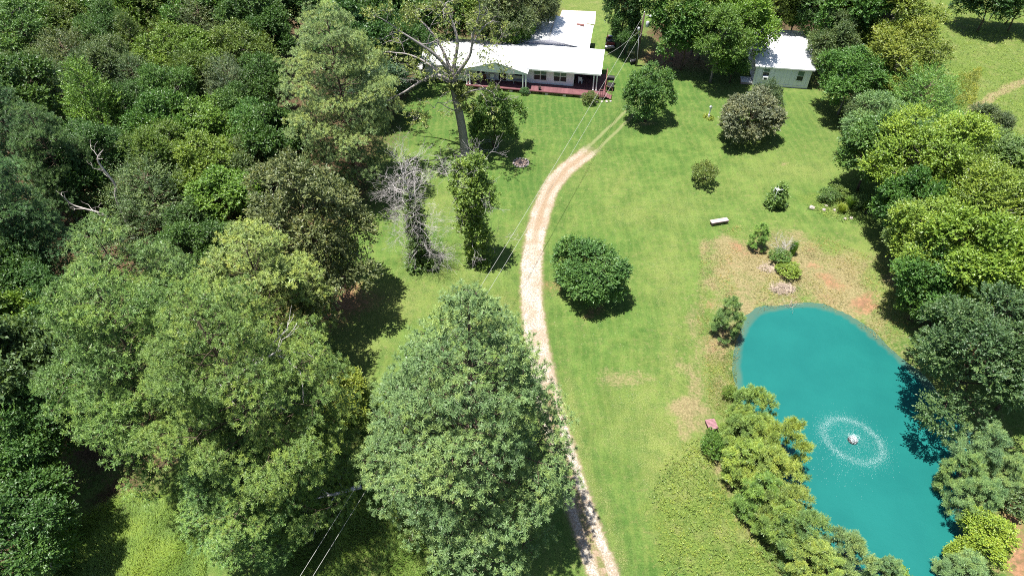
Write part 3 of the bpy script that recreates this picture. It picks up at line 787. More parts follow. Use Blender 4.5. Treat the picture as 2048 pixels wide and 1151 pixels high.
proto('bush_b', broad_tree, 5.5, 2.4, .52, 'bark', seed=9, clumps=28, twigs=1900, crad=.32, k=8, tl=.42, Ln=.19, Wd=.11, cb=.2, forks=3, stem=.12)
proto('shrub', broad_tree, 1.8, 1.1, .5, 'bark', seed=10, clumps=16, twigs=520, crad=.36, k=7, tl=.24, Ln=.13, Wd=.075, cb=.05, forks=4, stem=.12, spiky=.2)
proto('cedar_a', cedar_tree, 9., 2.6, .45, 'bark', seed=11, sprays=2000)
proto('cedar_b', cedar_tree, 8., 3.4, .5, 'bark', seed=12, sprays=2500, expo=.5, rough_=.32, up=.3, tl=.95, Ln=.16)
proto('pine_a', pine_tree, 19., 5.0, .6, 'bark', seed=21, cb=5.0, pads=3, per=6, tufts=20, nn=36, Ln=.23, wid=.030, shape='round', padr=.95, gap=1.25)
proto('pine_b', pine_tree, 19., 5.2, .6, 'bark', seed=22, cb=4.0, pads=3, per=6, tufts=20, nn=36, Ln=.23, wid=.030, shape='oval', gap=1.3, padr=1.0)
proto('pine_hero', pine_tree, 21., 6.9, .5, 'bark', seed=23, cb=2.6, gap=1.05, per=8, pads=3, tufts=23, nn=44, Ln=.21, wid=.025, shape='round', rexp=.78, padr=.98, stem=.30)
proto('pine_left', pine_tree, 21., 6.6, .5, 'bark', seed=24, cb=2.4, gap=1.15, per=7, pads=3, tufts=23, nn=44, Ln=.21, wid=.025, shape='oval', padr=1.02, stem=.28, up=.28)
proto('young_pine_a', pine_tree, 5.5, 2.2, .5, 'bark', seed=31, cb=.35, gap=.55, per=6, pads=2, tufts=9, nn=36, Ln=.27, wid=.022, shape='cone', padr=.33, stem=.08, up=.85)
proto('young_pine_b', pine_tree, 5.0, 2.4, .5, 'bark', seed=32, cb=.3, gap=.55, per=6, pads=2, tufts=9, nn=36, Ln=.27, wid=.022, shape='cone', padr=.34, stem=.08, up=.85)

def plant(kind, name, px, py, H, R, tint, label, cat='tree', group=None, rot=None, at=None, cf=None, parts=('trunk', 'crown')):
    tr, cr, H0, R0, cf0 = PROTO[kind]
    if at is None:
        x, y, _ = W(px, py, H * (cf if cf is not None else cf0))
    else:
        x, y = at
    rs = np.random.default_rng(int(px * 7 + py * 13))
    o = empty(name, (x, y, gz(x, y) if x > 5 and y < 60 else 0.0), rs.uniform(0, 6.283) if rot is None else rot)
    o.scale = (R / R0, R / R0, H / H0)
    o.rotation_euler[0] = rs.normal() * .03; o.rotation_euler[1] = rs.normal() * .03
    tag(o, label, cat, group)
    t = new_obj(parts[0], tr, None, o)
    c = new_obj(parts[1], cr, None, o)
    j = rs.uniform(.88, 1.14)
    c.color = (tint[0] * j * rs.uniform(.92, 1.08), tint[1] * j, tint[2] * j * rs.uniform(.85, 1.15), 1)
    return o
# ------------------------------------------------------------------ trees: where each stands
OL = (.066, .098, .017); MI = (.044, .096, .018); BR = (.078, .135, .018); DK = (.030, .068, .016)
BG = (.050, .082, .034); YE = (.096, .142, .020); GY = (.070, .088, .040); DU = (.055, .074, .028)
PN = (.080, .132, .031); PL = (.125, .168, .042); PH = (.088, .142, .052); PD = (.046, .090, .028); PY = (.120, .168, .034)
WOOD = 'trees of the dense wood'
wood = [
 ('broad_a', 45, 75, 11, 3.9, MI, 'mid-green round tree near the top left corner of the wood'),
 ('broad_d', 22, 8, 10, 3.6, OL, 'olive tree filling the very top left corner'),
 ('broad_c', 105, 25, 10, 3.6, OL, 'olive feathery tree at the top edge, second from the left corner'),
 ('broad_d', 142, 68, 10, 3.2, OL, 'olive tree just right of the big mid-green corner tree'),
 ('broad_b', 205, 18, 11, 3.8, MI, 'mid-green tree at the top edge, third from the left corner'),
 ('cedar_a', 265, 50, 11, 3.2, BR, 'bright green pointed cedar near the top edge'),
 ('broad_c', 222, 84, 10, 3.2, DK, 'dark fine-leaved tree below the bright pointed cedar'),
 ('broad_d', 325, 33, 10, 3.6, OL, 'olive tree right of the bright pointed cedar'),
 ('broad_a', 368, 15, 11, 3.6, MI, 'mid-green tree at the top edge above the grey-green cedar'),
 ('cedar_b', 412, 66, 9, 4.6, GY, 'wide grey-green feathery cedar high in the wood'),
 ('broad_b', 455, 18, 11, 3.8, MI, 'mid-green tree at the top edge left of the tall pine'),
 ('broad_a', 525, 35, 11, 3.8, DK, 'dark broad tree directly left of the tall pine top'),
 ('broad_d', 545, 82, 9, 2.8, DK, 'small dark tree tucked against the tall pine left side'),
 ('broad_b', 590, 12, 10, 3.6, DK, 'dark tree behind the top of the tall pine'),
 ('cedar_b', 146, 138, 9, 4.6, GY, 'wide greyish feathery cedar in the upper left of the wood'),
 ('broad_c', 215, 140, 9, 3.3, DU, 'dull feathery tree right of the wide greyish cedar'),
 ('broad_a', 340, 122, 9, 3.1, BR, 'round bright green tree, left one of a matching pair'),
 ('broad_d', 405, 128, 9, 3.1, BR, 'round bright green tree, right one of a matching pair'),
 ('broad_a', 485, 114, 9, 3.0, OL, 'round olive tree right of the matching bright pair'),
 ('cedar_a', 275, 112, 10, 2.8, OL, 'pointed olive cedar left of the matching bright pair'),
 ('cedar_b', 277, 178, 8, 3.2, BG, 'blue-green feathery cedar in the middle of the wood'),
 ('broad_c', 345, 200, 9, 2.9, MI, 'mid-green feathery tree below the left bright round tree'),
 ('broad_d', 397, 172, 9, 2.6, OL, 'narrow olive tree below the right bright round tree'),
 ('cedar_b', 462, 188, 9, 3.0, (.085, .115, .062), 'pale silvery-green cedar left of the tall pine'),
 ('broad_a', 525, 170, 8, 2.4, DK, 'dark tree in the gap between silvery cedar and tall pine'),
 ('broad_b', 36, 222, 11, 3.6, DK, 'dark tree on the left edge below the wide greyish cedar'),
 ('cedar_b', 115, 200, 9, 3.6, BG, 'grey-blue drooping cedar left of the tall bright cedar'),
 ('cedar_a', 203, 240, 12, 3.6, BR, 'tall bright green cedar with a ragged point'),
 ('broad_c', 262, 226, 8, 2.5, DK, 'dark narrow tree right of the tall ragged cedar'),
 ('broad_b', 318, 272, 9, 2.8, MI, 'glossy large-leaved tree above the juniper'),
 ('broad_a', 425, 262, 8, 3.4, BR, 'bright green dome tree in the lower wood'),
 ('broad_d', 515, 270, 8, 2.8, MI, 'mid-green tree between bright dome tree and tall pine'),
 ('broad_d', 470, 232, 8, 2.4, DK, 'dark tree behind the bright green dome tree'),
 ('broad_c', 180, 318, 9, 3.0, DK, 'dark tree behind the bare white snag'),
 ('pine_b', 20, 285, 15, 3.6, PD, 'dark blue-green pine on the left edge, upper of two'),
 ('pine_a', 100, 318, 14, 3.2, PD, 'shaded dark pine left of the bare white snag'),
 ('broad_c', 322, 325, 9, 3.0, OL, 'olive feathery tree just above the big juniper'),
 ('broad_a', 412, 340, 8, 2.8, YE, 'yellow-green tree right of the olive feathery one'),
 ('broad_d', 492, 345, 7, 2.6, DU, 'dull green tree at the wood edge left of the dusky oak'),
 ('cedar_b', 305, 398, 8, 4.4, (.078, .110, .045), 'broad spreading grey-green juniper beside the white snag'),
 ('broad_b', 447, 398, 7, 2.6, BR, 'bright leafy tree between juniper and dusky oak'),
 ('broad_d', 385, 445, 6, 2.3, DK, 'dark tree below the juniper, behind the bright-topped pine'),
 ('broad_b', 150, 375, 8, 2.6, DK, 'dark tree left of the lower white branch'),
 ('pine_a', 22, 420, 16, 3.8, PD, 'dark pine on the left edge, lower of two'),
 ('cedar_a', 82, 520, 12, 2.6, (.038, .080, .028), 'tall narrow dark cedar left of the big pines'),
 ('broad_b', 22, 560, 9, 3.0, DK, 'very dark tree on the left edge beside the narrow cedar'),
 ('broad_b', 22, 672, 9, 2.6, YE, 'pale yellow-green tree on the left edge at mid-height'),
 ('broad_b', 38, 760, 12, 3.2, BG, 'grey-green broad tree on the left edge left of the pines'),
 ('broad_a', 62, 870, 10, 2.6, DK, 'dark green tree below the grey-green broad tree'),
 ('broad_d', 18, 960, 9, 2.8, MI, 'shaded green tree on the left edge near the bottom'),
 ('broad_a', 45, 1075, 8, 2.8, DK, 'very dark tree in the bottom left corner'),
 ('broad_d', 95, 620, 8, 2.4, DK, 'low dark tree between narrow cedar and leftmost big pine'),
 ('broad_c', 330, 250, 7, 2.2, DK, 'small dark tree left of the bright dome tree'),
 ('broad_d', 395, 515, 8, 2.6, DK, 'dark tree in the gap below the juniper between two pines'),
 ('broad_b', 562, 285, 9, 2.9, DK, 'dark tree behind the tall pale pine lower crown'),
 ('broad_a', 105, 700, 8, 2.4, DK, 'dark tree glimpsed left of the leftmost big pine'),
 ('broad_c', 70, 165, 9, 2.8, DU, 'dull tree below the big mid-green corner tree'),
]
for k, x, y, H, R, t, lb in wood:
    nm = {'c': 'cedar_tree', 'p': 'pine_tree', 'b': 'woodland_tree'}[k[0]]
    t = tuple(.68 * a_ + .24 * b_ for a_, b_ in zip(t, (.056, .100, .020)))
    plant(k, nm, x, y, H, R * (1.14 if k[0] == 'b' else 1.05), t, lb, 'tree', WOOD)

# the big pines: placed by their tops
def pine_at(kind, px, py, H, R, tint, label, rot, group='tall pines'):
    x, y, _ = W(px, py, H)
    return plant(kind, 'pine_tree', px, py, H, R, tint, label, 'tree', group, rot, (x, y))
pine_at('pine_hero', 908, 618, 22, 7.2, PH, 'huge blue-green pine beside the driveway in the foreground', .4)
pine_at('pine_left', 428, 606, 21, 5.6, PN, 'largest pine of the left foreground with dead twigs on top', 1.2)
pine_at('pine_b', 168, 590, 20, 4.7, PN, 'big pine left of the largest foreground pine', 2.9)
pine_at('pine_a', 215, 455, 19, 4.9, PN, 'round-topped pine below the white snag', .7)
pine_at('pine_a', 468, 452, 17, 5.0, PL, 'bright-topped pine left of the dusky oak', 3.9)
pine_at('pine_b', 340, 560, 15, 3.8, PN, 'smaller pine between the round-topped and bright-topped pines', 5.1)
pine_at('pine_left', 645, 26, 19.2, 5.6, (.135, .180, .058), 'tall pale-green pine at the lawn edge left of the house', 4.4)
pine_at('pine_b', 440, 905, 11, 3.6, PN, 'shorter pine at the bottom left, in front of the others', .3)

# round the house and along the top
HOUSE = 'trees round the house'
for k, x, y, H, R, t, lb in [
 ('broad_b', 700, 95, 12, 4.2, DK, 'dark tree right of the tall pale pine'),
 ('broad_d', 745, 172, 8, 3.9, (.042, .072, .032), 'grey-green rounded tree at the lawn left of the house'),
 ('broad_a', 745, 30, 12, 4.2, DK, 'dark tree at the top edge right of the tall pale pine'),
 ('broad_c', 800, 95, 10, 3.6, DK, 'very dark tree behind the bare-limbed oak crown'),
 ('broad_b', 835, 25, 11, 4.4, DK, 'dark tree at the top edge behind the bare-limbed oak'),
 ('broad_a', 905, 22, 11, 4.2, DK, 'dark tree at the top edge behind the house left end'),
 ('broad_d', 965, 28, 11, 4.0, OL, 'olive tree behind the middle of the house'),
 ('broad_a', 1022, 62, 7, 2.6, MI, 'low green tree between house roof and garage roof'),
 ('broad_e', 1015, 12, 12, 4.0, DU, 'dull green tree at the top edge left of the grey-limbed tree'),
 ('broad_c', 1085, 12, 10, 3.2, (.05, .075, .03), 'dark leafy tree shading the garage roof left side'),
 ('broad_b', 1252, 0, 12, 3.2, DK, 'dark tree at the top edge behind the power pole'),
 ('broad_d', 1255, 62, 6, 2.3, DK, 'low dark tree left of the power pole'),
 ('broad_a', 1362, 12, 13, 4.3, MI, 'tall leafy tree just right of the power pole'),
 ('broad_e', 1418, 8, 13, 4.8, OL, 'leafy tree at the top edge above the bare red yard'),
 ('broad_b', 1375, 66, 9, 3.2, MI, 'leafy tree overhanging the bare red yard'),
 ('broad_c', 1440, 78, 10, 4.2, (.058, .112, .02), 'spreading tree shading the yard left of the shed'),
 ('broad_a', 1482, 48, 11, 3.9, BR, 'bright green tree overhanging the shed roof'),
 ('broad_d', 1470, 122, 5.5, 2.3, DK, 'dark low tree hugging the shed left wall'),
 ('broad_b', 1545, 2, 11, 3.4, OL, 'olive tree at the top edge above the shed'),
 ('broad_d', 1595, 18, 9, 3.4, DK, 'very dark tree directly behind the shed'),
 ('broad_b', 1640, 25, 10, 3.4, DK, 'dark tree behind the shed right corner'),
 ('broad_a', 1400, 20, 11, 3.6, DK, 'dark tree in the middle of the yard clump'),
]: plant(k, 'yard_tree', x, y, H, R, t, lb, 'tree', HOUSE)

ROW = 'trees of the right-hand tree line'
for k, x, y, H, R, t, lb in [
 ('broad_c', 1778, 42, 12, 6.2, OL, 'large olive-yellow tree at the top of the right tree line'),
 ('broad_b', 1692, 42, 12, 3.6, MI, 'green tree left of the large olive-yellow tree'),
 ('broad_d', 1668, 92, 9, 2.9, BG, 'bluish dark tree beside the shed right wall'),
 ('broad_a', 1702, 160, 8, 3.5, MI, 'dark green tree at the lawn edge right of the shed'),
 ('broad_c', 1795, 122, 10, 5.0, (.095, .130, .020), 'yellow-olive tree below the large olive-yellow one'),
 ('broad_d', 1728, 222, 5, 2.2, BG, 'low grey-green tree at the lawn edge below the shed'),
 ('broad_e', 1768, 250, 7, 3.2, (.075, .120, .045), 'pale green tree left of the round grass-green one'),
 ('cedar_b', 1838, 215, 9, 4.6, (.066, .125, .022), 'round grass-green fine-leaved tree in the right tree line'),
 ('broad_b', 1748, 305, 8.5, 3.4, (.048, .098, .02), 'dark leafy tree bulging out over the lawn'),
 ('broad_c', 1850, 322, 11, 5.2, (.092, .142, .018), 'large yellow-green tree in the middle of the right line'),
 ('broad_d', 1972, 250, 5, 2.4, DU, 'dusky olive bushy tree at the edge of the field'),
 ('broad_d', 1968, 318, 7, 4.0, (.062, .100, .028), 'dull green tree on the field side of the right line'),
 ('broad_a', 2040, 345, 7, 3.2, (.075, .118, .026), 'green tree at the right edge below the field'),
 ('broad_a', 1892, 398, 9, 3.8, YE, 'yellow-green tree below the large yellow-green one'),
 ('broad_b', 1812, 412, 8, 2.5, MI, 'green tree behind the flower bed grasses'),
 ('broad_d', 1828, 470, 7, 2.6, (.088, .125, .035), 'pale green tree below the flower bed corner'),
 ('broad_a', 1878, 492, 9, 3.4, YE, 'bright yellow-green tree above the pond bank'),
 ('broad_c', 1985, 432, 11, 4.8, YE, 'wide yellow-green tree at the right edge'),
 ('broad_a', 1868, 562, 7, 2.9, MI, 'mid-green tree at the top of the pond bank'),
 ('broad_b', 1962, 532, 10, 3.6, (.098, .142, .02), 'yellow-green tree above the dark round pond tree'),
 ('broad_d', 2040, 520, 9, 3.2, BR, 'green tree at the right edge above the dark pond tree'),
 ('broad_b', 1840, 600, 4, 1.7, MI, 'low green tree at the foot of the pond bank'),
]: plant(k, 'hedgerow_tree', x, y, H, R, t, lb, 'tree', ROW)
plant('broad_big', 'shade_tree', 1968, 700, 11, 5.0, (.044, .080, .030), 'big round dark grey-green tree overhanging the pond', 'tree')
plant('broad_d', 'shade_tree', 2065, 735, 9, 3.0, (.035, .065, .025), 'dark tree at the right edge behind the big pond tree', 'tree')
plant('broad_b', 'field_tree', 1985, 2, 8, 3.6, DK, 'dark tree in the pasture at the top edge right of centre', 'tree')
plant('broad_b', 'field_tree', 2048, 2, 8, 3.4, DK, 'dark tree in the top right corner of the pasture', 'tree')

# single trees and bushes on the lawn
plant('broad_low', 'dusky_oak', 632, 490, 15, 5.2, (.066, .078, .028), 'big dusky oak with drooping leaves at the lawn edge', 'tree', None, .9)
plant('bush_a', 'round_bush', 1182, 542, 5.6, 3.05, (.056, .108, .026), 'dense round dark green bush right of the driveway', 'bush')
plant('bush_b', 'lawn_tree', 1300, 188, 7.2, 2.75, (.042, .085, .02), 'upright green bush-like tree hiding the drive tracks', 'tree')
plant('bush_a', 'plum_tree', 1500, 232, 5.6, 3.5, (.078, .090, .050), 'greyish purple-leaved tree below the shed', 'tree')
plant('bush_b', 'lawn_tree', 1532, 200, 5.0, 1.7, (.045, .075, .035), 'narrow blue-green tree against the purple-leaved tree right side', 'tree')
plant('bush_b', 'lawn_tree', 988, 240, 7.0, 2.9, (.045, .085, .018), 'dark green small tree at the foot of the bare-limbed oak', 'tree')
plant('shrub', 'shrub', 1409, 348, 2.6, 1.35, (.085, .110, .025), 'small thin yellowish shrub alone on the lawn', 'shrub')
plant('shrub', 'shrub', 1049, 182, .9, .55, (.05, .10, .03), 'small round shrub at the foot of the porch columns', 'shrub')
plant('shrub', 'shrub', 1180, 196, 1.3, 1.0, (.06, .09, .022), 'low shrub at the right end of the red deck', 'shrub')
plant('bush_b', 'yellow_bush', 690, 790, 5.0, 2.1, (.080, .112, .018), 'yellow-green bush between the two biggest pines', 'bush')
plant('bush_a', 'undergrowth_bush', 648, 760, 4.0, 1.9, (.045, .085, .02), 'green bush left of the yellow-green bush', 'bush')

POND_P = 'young pines round the pond'
for k, x, y, H, R, t, lb in [
 ('young_pine_a', 1459, 630, 4.6, 1.35, (.085, .14, .034), 'lone young pine at the upper left shore of the pond'),
 ('young_pine_a', 1518, 474, 3.2, 1.0, (.10, .165, .03), 'narrow bright young pine on the bank below the bench'),
 ('young_pine_b', 1508, 812, 5.0, 2.0, PY, 'northernmost young pine of the left shore clump'),
 ('young_pine_a', 1484, 845, 4.2, 1.6, PY, 'young pine beside the reddish shore bench'),
 ('young_pine_b', 1500, 872, 5.0, 2.0, PY, 'young pine in the upper middle of the left shore clump'),
 ('young_pine_b', 1572, 885, 6.0, 2.2, (.118, .152, .028), 'yellowish young pine leaning farthest over the water'),
 ('young_pine_a', 1494, 915, 4.6, 2.0, PY, 'young pine on the landward side of the left shore clump'),
 ('young_pine_b', 1545, 945, 5.2, 2.3, PY, 'young pine directly below the yellowish leaning one'),
 ('young_pine_a', 1525, 988, 4.6, 2.0, (.095, .15, .03), 'young pine on the landward side farther down the left shore'),
 ('young_pine_b', 1575, 1010, 5.0, 2.1, PY, 'young pine on the waterside in the lower left shore clump'),
 ('young_pine_a', 1562, 1046, 4.6, 1.9, PY, 'young pine on the landward side in the lower left shore clump'),
 ('young_pine_b', 1612, 1072, 5.0, 2.1, (.10, .155, .042), 'young pine at the lower bend of the left shore'),
 ('young_pine_a', 1618, 1116, 4.4, 1.7, PY, 'young pine at the bottom edge left of the bend'),
 ('young_pine_b', 1690, 1108, 4.4, 1.9, (.088, .14, .046), 'young pine at the bottom edge jutting into the water'),
 ('young_pine_a', 1655, 1135, 3.8, 1.5, PY, 'young pine at the bottom edge between two larger ones'),
 ('young_pine_a', 1782, 1132, 3.2, 1.1, (.088, .14, .046), 'smallest young pine at the bottom edge of the pond'),
 ('young_pine_b', 1972, 890, 6.0, 1.85, (.125, .19, .066), 'tallest young pine on the right shore of the pond'),
 ('young_pine_a', 1938, 938, 5.0, 1.45, (.11, .178, .052), 'young pine leaning over the right shore water'),
 ('young_pine_b', 2008, 940, 4.6, 1.3, (.115, .175, .052), 'young pine right of the tallest right shore one'),
 ('young_pine_b', 1955, 995, 4.8, 1.6, (.108, .172, .052), 'young pine above the lime-green shore bush'),
 ('young_pine_a', 1945, 1138, 3.6, 1.7, (.088, .145, .045), 'young pine in the bottom right below the lime-green bush'),
]: plant(k, 'young_pine', x, y, H * .94, R * (.9 if 1450 < x < 1720 and y > 700 else 1), t, lb, 'pine', POND_P)
plant('bush_b', 'lime_bush', 1982, 1062, 3.6, 1.7, (.120, .165, .020), 'lime-green leafy bush on the right shore', 'bush')
plant('bush_b', 'lime_bush', 1945, 1095, 2.6, 1.1, (.115, .160, .020), 'small lime-green bush at the water edge, right shore', 'bush')
plant('shrub', 'shore_bush', 1812, 1140, 1.8, 1.0, (.110, .155, .022), 'yellow-green bush at the bottom edge of the pond', 'bush')
plant('shrub', 'shore_bush', 1428, 888, 2.0, .9, (.060, .110, .020), 'green leafy bush at the landward foot of the shore pines', 'bush')
plant('shrub', 'shore_bush', 2040, 985, 2.2, 1.6, (.06, .09, .03), 'dark green bush at the right edge by the red path', 'bush')
plant('shrub', 'shore_bush', 1462, 776, 1.2, .6, (.09, .13, .025), 'low yellow-green bush on the shore above the pines', 'bush')

# ------------------------------------------------------------------ the bare-limbed oak in front of the house
def limb(tb, rg, pts, r0, r1, n=8):
    P = catmull(np.array(pts, float), 4, False)
    tb.tube(P, list(np.linspace(r0, r1, len(P))), n, False)
    return P
bx, by, _ = W(931, 312)
oak = empty('sparse_oak', (bx, by, 0))
tag(oak, 'tall half-bare oak with grey limbs in front of the house', 'tree')
rg = np.random.default_rng(77)
def OP(px, py, dy=0.):
    p = WY(px, py, by + dy); return (p[0] - bx, p[1] - by, p[2])
tb = MB(); tips = []
fork = OP(905, 165)
limb(tb, rg, [(0, 0, -.3), OP(925, 262), OP(914, 205), fork], .52, .38, 10)
mains = [
 ([fork, OP(880, 152, -.3), OP(850, 158, -.8), OP(812, 182, -1.2), OP(772, 204, -1.5)], .20, .06),
 ([fork, OP(893, 135, -1), OP(868, 108, -1.6), OP(830, 82, -2.2), OP(795, 60, -2.6)], .22, .07),
 ([fork, OP(897, 130, .6), OP(880, 90, 1.2), OP(850, 50, 1.8), OP(815, 22, 2.0)], .20, .06),
 ([fork, OP(908, 130, .3), OP(915, 85, .8), OP(905, 45, 1.2), OP(890, 8, 1.4)], .22, .06),
 ([fork, OP(920, 140, -.6), OP(940, 110, -1.2), OP(946, 70, -1.4), OP(960, 25, -1.6)], .20, .06),
 ([OP(946, 80, -1.3), OP(970, 92, -1.6), OP(985, 102, -2.0), OP(992, 108, -2.2)], .08, .02),
 ([OP(940, 100, -1.2), OP(955, 70, -.4), OP(972, 50, .2), OP(985, 42, .5)], .10, .03),
 ([fork, OP(890, 160, 1.4), OP(860, 130, 2.6), OP(820, 110, 3.4), OP(785, 105, 3.8)], .16, .05),
 ([OP(912, 200), OP(935, 185, -1.4), OP(965, 178, -2.6), OP(985, 185, -3.2)], .09, .03),
 ([OP(918, 225), OP(895, 215, -1.0), OP(878, 205, -1.6), OP(868, 215, -2.0)], .06, .02),
 ([OP(915, 215), OP(928, 195, 1.2), OP(950, 200, 2.4), OP(965, 215, 3.0)], .07, .02),
]
for pts, r0, r1 in mains:
    P = limb(tb, rg, pts, r0 * 1.2, r1, 7)
    d0 = unit(P[-1] - P[-3])
    grow(tb, rg, P[-1], d0, r1, 1.4, 0, 4, tips, .8, (2, 3), .7, 3, .010, .0)
    for j in range(3, len(P) - 1, 2):
        grow(tb, rg, P[j], unit(rdir(rg, 1)[0] + unit(P[j] - np.array(fork)) * .5 + UP * .15), max(.03, r1 * .7), 1.5, 1, 3, tips, .8, (2, 3), .72, 3, .010, .0)
tr = tb.mesh('sparse_oak_trunk'); new_obj('trunk', tr, M['bark_oak'], oak)
TP = np.array([t[0] for t in tips]); sel = (rg.random(len(TP)) < .62) & (TP[:, 0] < 5.0)
V, F, t = leaf_blob(rg, TP[sel], rg.uniform(.25, .5, sel.sum()), 2100, 6, .34, .21, .12)
# leafy sprouts round the trunk where it forks
V2, F2, t2 = leaf_blob(rg, [OP(918, 180, -.5), OP(925, 195, -.6), OP(905, 175, -.5), OP(940, 185, -1.0), OP(930, 215, -.5)], [.5, .45, .4, .5, .35], 420, 6, .3, .2, .11)
cr = np_mesh('sparse_oak_crown', np.vstack([V, V2]), np.vstack([F, F2 + len(V)]), np.concatenate([t, t2])); cr.materials.append(M['leaf'])
o = new_obj('crown', cr, None, oak); o.color = (.105, .130, .034, 1)

# grey-limbed tree by the garage
x, y, _ = W(1068, 60)
gt = empty('grey_limbed_tree', (x, y, 0))
tag(gt, 'nearly leafless grey tree spreading at the top edge above the garage', 'tree')
tb = MB(); tips = []; rg = np.random.default_rng(5)
tb.tube([(0, 0, -.2), (.1, 0, 2.5), (0, .1, 5)], [.3, .26, .2], 8)
for a in range(7):
    an = a * .9 + rg.normal() * .2
    grow(tb, rg, (0, .1, 4.6 + rg.uniform(-.8, .3)), (math.cos(an) * .8, math.sin(an) * .8, .7), .13, 2.6, 0, 4, tips, .55, (2, 3), .74, 3, .012, .02)
new_obj('trunk', tb.mesh('grey_limbed_tree_trunk'), M['bark_pale'], gt)
TP = np.array([t[0] for t in tips])
V, F, t = leaf_blob(rg, TP[::4], .5, 600, 6, .3, .2, .11)
cr = np_mesh('grey_limbed_tree_crown', V, F, t); cr.materials.append(M['leaf'])
o = new_obj('crown', cr, None, gt); o.color = (.06, .085, .03, 1)

# ------------------------------------------------------------------ two dead trees wrapped in ivy
def ivy_tree(px, py, Hh, seed, label, cols, tint, nbr, leaf_n):
    x, y, _ = W(px, py)
    o = empty('ivy_covered_tree', (x, y, 0)); tag(o, label, 'tree', 'dead trees wrapped in ivy')
    rg = np.random.default_rng(seed)
    tb = MB(); tips = []
    axis = []
    for pts, _r in cols:
        P = np.array([(WY(a, b, y + dy)[0] - x, dy, WY(a, b, y + dy)[2]) for a, b, dy in pts])
        P = catmull(P, 4, False); P[0, 2] = -.2
        tb.tube(P, list(np.linspace(.20, .06, len(P))), 7, False); axis.append(P)
    for j in range(nbr):
        P = axis[j % len(axis)]; q = P[min(len(P) - 1, int((.12 + .88 * (j + .5) / nbr) * (len(P) - 1)))]
        an = j * 2.4 + rg.normal() * .4
        f = (j + .5) / nbr
        grow(tb, rg, q, (math.cos(an), math.sin(an), -.05 + .9 * f), .038, 1.2, 0, 4, tips, .5, (2, 3) if nbr < 25 else (2, 4), .80, 3, .0055, .03)
    for P in axis:
        for _ in range(3 if len(axis) == 1 else 0):
            grow(tb, rg, P[-1], (rg.normal() * .5, rg.normal() * .5, 1), .04, 1.3, 0, 4, tips, .45, (2, 3), .78, 3, .0045, .05)
    new_obj('trunk', tb.mesh('ivy_tree_trunk'), M['bark_pale'], o)
    Cs = []; Rs = []
    for P, (_, rr) in zip(axis, cols):
        n = len(P)
        for i in range(n):
            f = i / (n - 1)
            r = np.interp(f, np.linspace(0, 1, len(rr)), rr)
            for _ in range(3):
                Cs.append(P[i] + rg.normal(size=3) * np.array([.45, .45, .25]) * r); Rs.append(r * rg.uniform(.55, .95))
    V, F, t = leaf_blob(rg, Cs, Rs, leaf_n, 7, .32, .19, .13, .9)
    cr = np_mesh('ivy', V, F, t); cr.materials.append(M['leaf'])
    c = new_obj('ivy', cr, None, o); c.color = (*tint, 1)
    return o
ivy_tree(842, 525, 12, 41, 'dead tree with a thin dark ivy column and pale bare twigs', [([(842, 525, 0), (838, 470, .1), (826, 430, .2), (820, 395, .3), (806, 350, .4)], [1.1, .95, .85, .65, .25, .0])], (.060, .100, .024), 30, 1900)
ivy_tree(962, 520, 12, 42, 'dead tree with thick bright ivy on two stems beside the drive', [([(962, 520, 0), (952, 460, .1), (948, 410, .2), (955, 370, .2), (948, 325, .2)], [1.3, 1.3, 1.35, 1.4, 1.3, .8]),
        ([(955, 500, .3), (928, 430, 1.2), (918, 380, 1.6), (914, 320, 1.8)], [.6, .6, .65, .7, .5])], (.086, .132, .024), 18, 3600)

# ------------------------------------------------------------------ bare snag and fallen limbs
def dead_limb(name, pts, r0, r1, label, seed, mat='bark_white', side=5, twl=.8, lev=2):
    x, y, z = pts[0]
    o = empty(name, (x, y, 0)); tag(o, label, 'dead wood')
    rg = np.random.default_rng(seed); tb = MB(); tips = []
    P = limb(tb, rg, [(a - x, b - y, c) for a, b, c in pts], r0, r1, 7)
    for j in range(side):
        i = int(len(P) * (.3 + .6 * (j + .5) / side))
        grow(tb, rg, P[i], unit(unit(P[min(i + 1, len(P) - 1)] - P[i - 1]) + rdir(rg, 1)[0] * .9), r1 * .9, twl, 0, lev, tips, .6, (1, 2), .75, 3, .012, .02)
    new_obj('stem', tb.mesh(name), M[mat], o)
    return o
sx, sy, _ = W(240, 415, 4)
dead_limb('dead_snag', [(sx, sy, -.2), (sx + .1, sy, 5), WY(232, 372, sy), WY(208, 340, sy), WY(195, 318, sy), WY(206, 300, sy)], .17, .04, 'bare white snag rising left of the spreading juniper', 3)
sx, sy, _ = W(228, 448, 4)
dead_limb('dead_snag', [(sx, sy, -.2), WY(222, 445, sy), WY(205, 428, sy - .4), WY(172, 418, sy - .8), WY(142, 408, sy - 1), WY(126, 392, sy - 1.2)], .15, .04, 'bare white branch reaching left below the snag', 4)
p = [W(722, 972, .5), W(700, 978, .6), W(678, 985, .7), W(655, 990, .9), W(632, 996, .5)]
dead_limb('fallen_branch', p, .18, .05, 'fallen grey branch lying left of the huge foreground pine', 6, 'bark_pale', 6, 1.3, 3)
for (a, lb, sd_) in (([(470, 772), (485, 745), (520, 722), (560, 700)], 'bare grey branches sticking out of the largest left pine', 8),):
    yy = W(470, 772, 12)[1]
    base = W(470, 830, 8)
    dead_limb('dead_branch', [(base[0], yy, 7.5)] + [WY(px, py, yy - .8) for px, py in a], .12, .05, lb, sd_, 'bark_pale', 7, 1.4, 3)
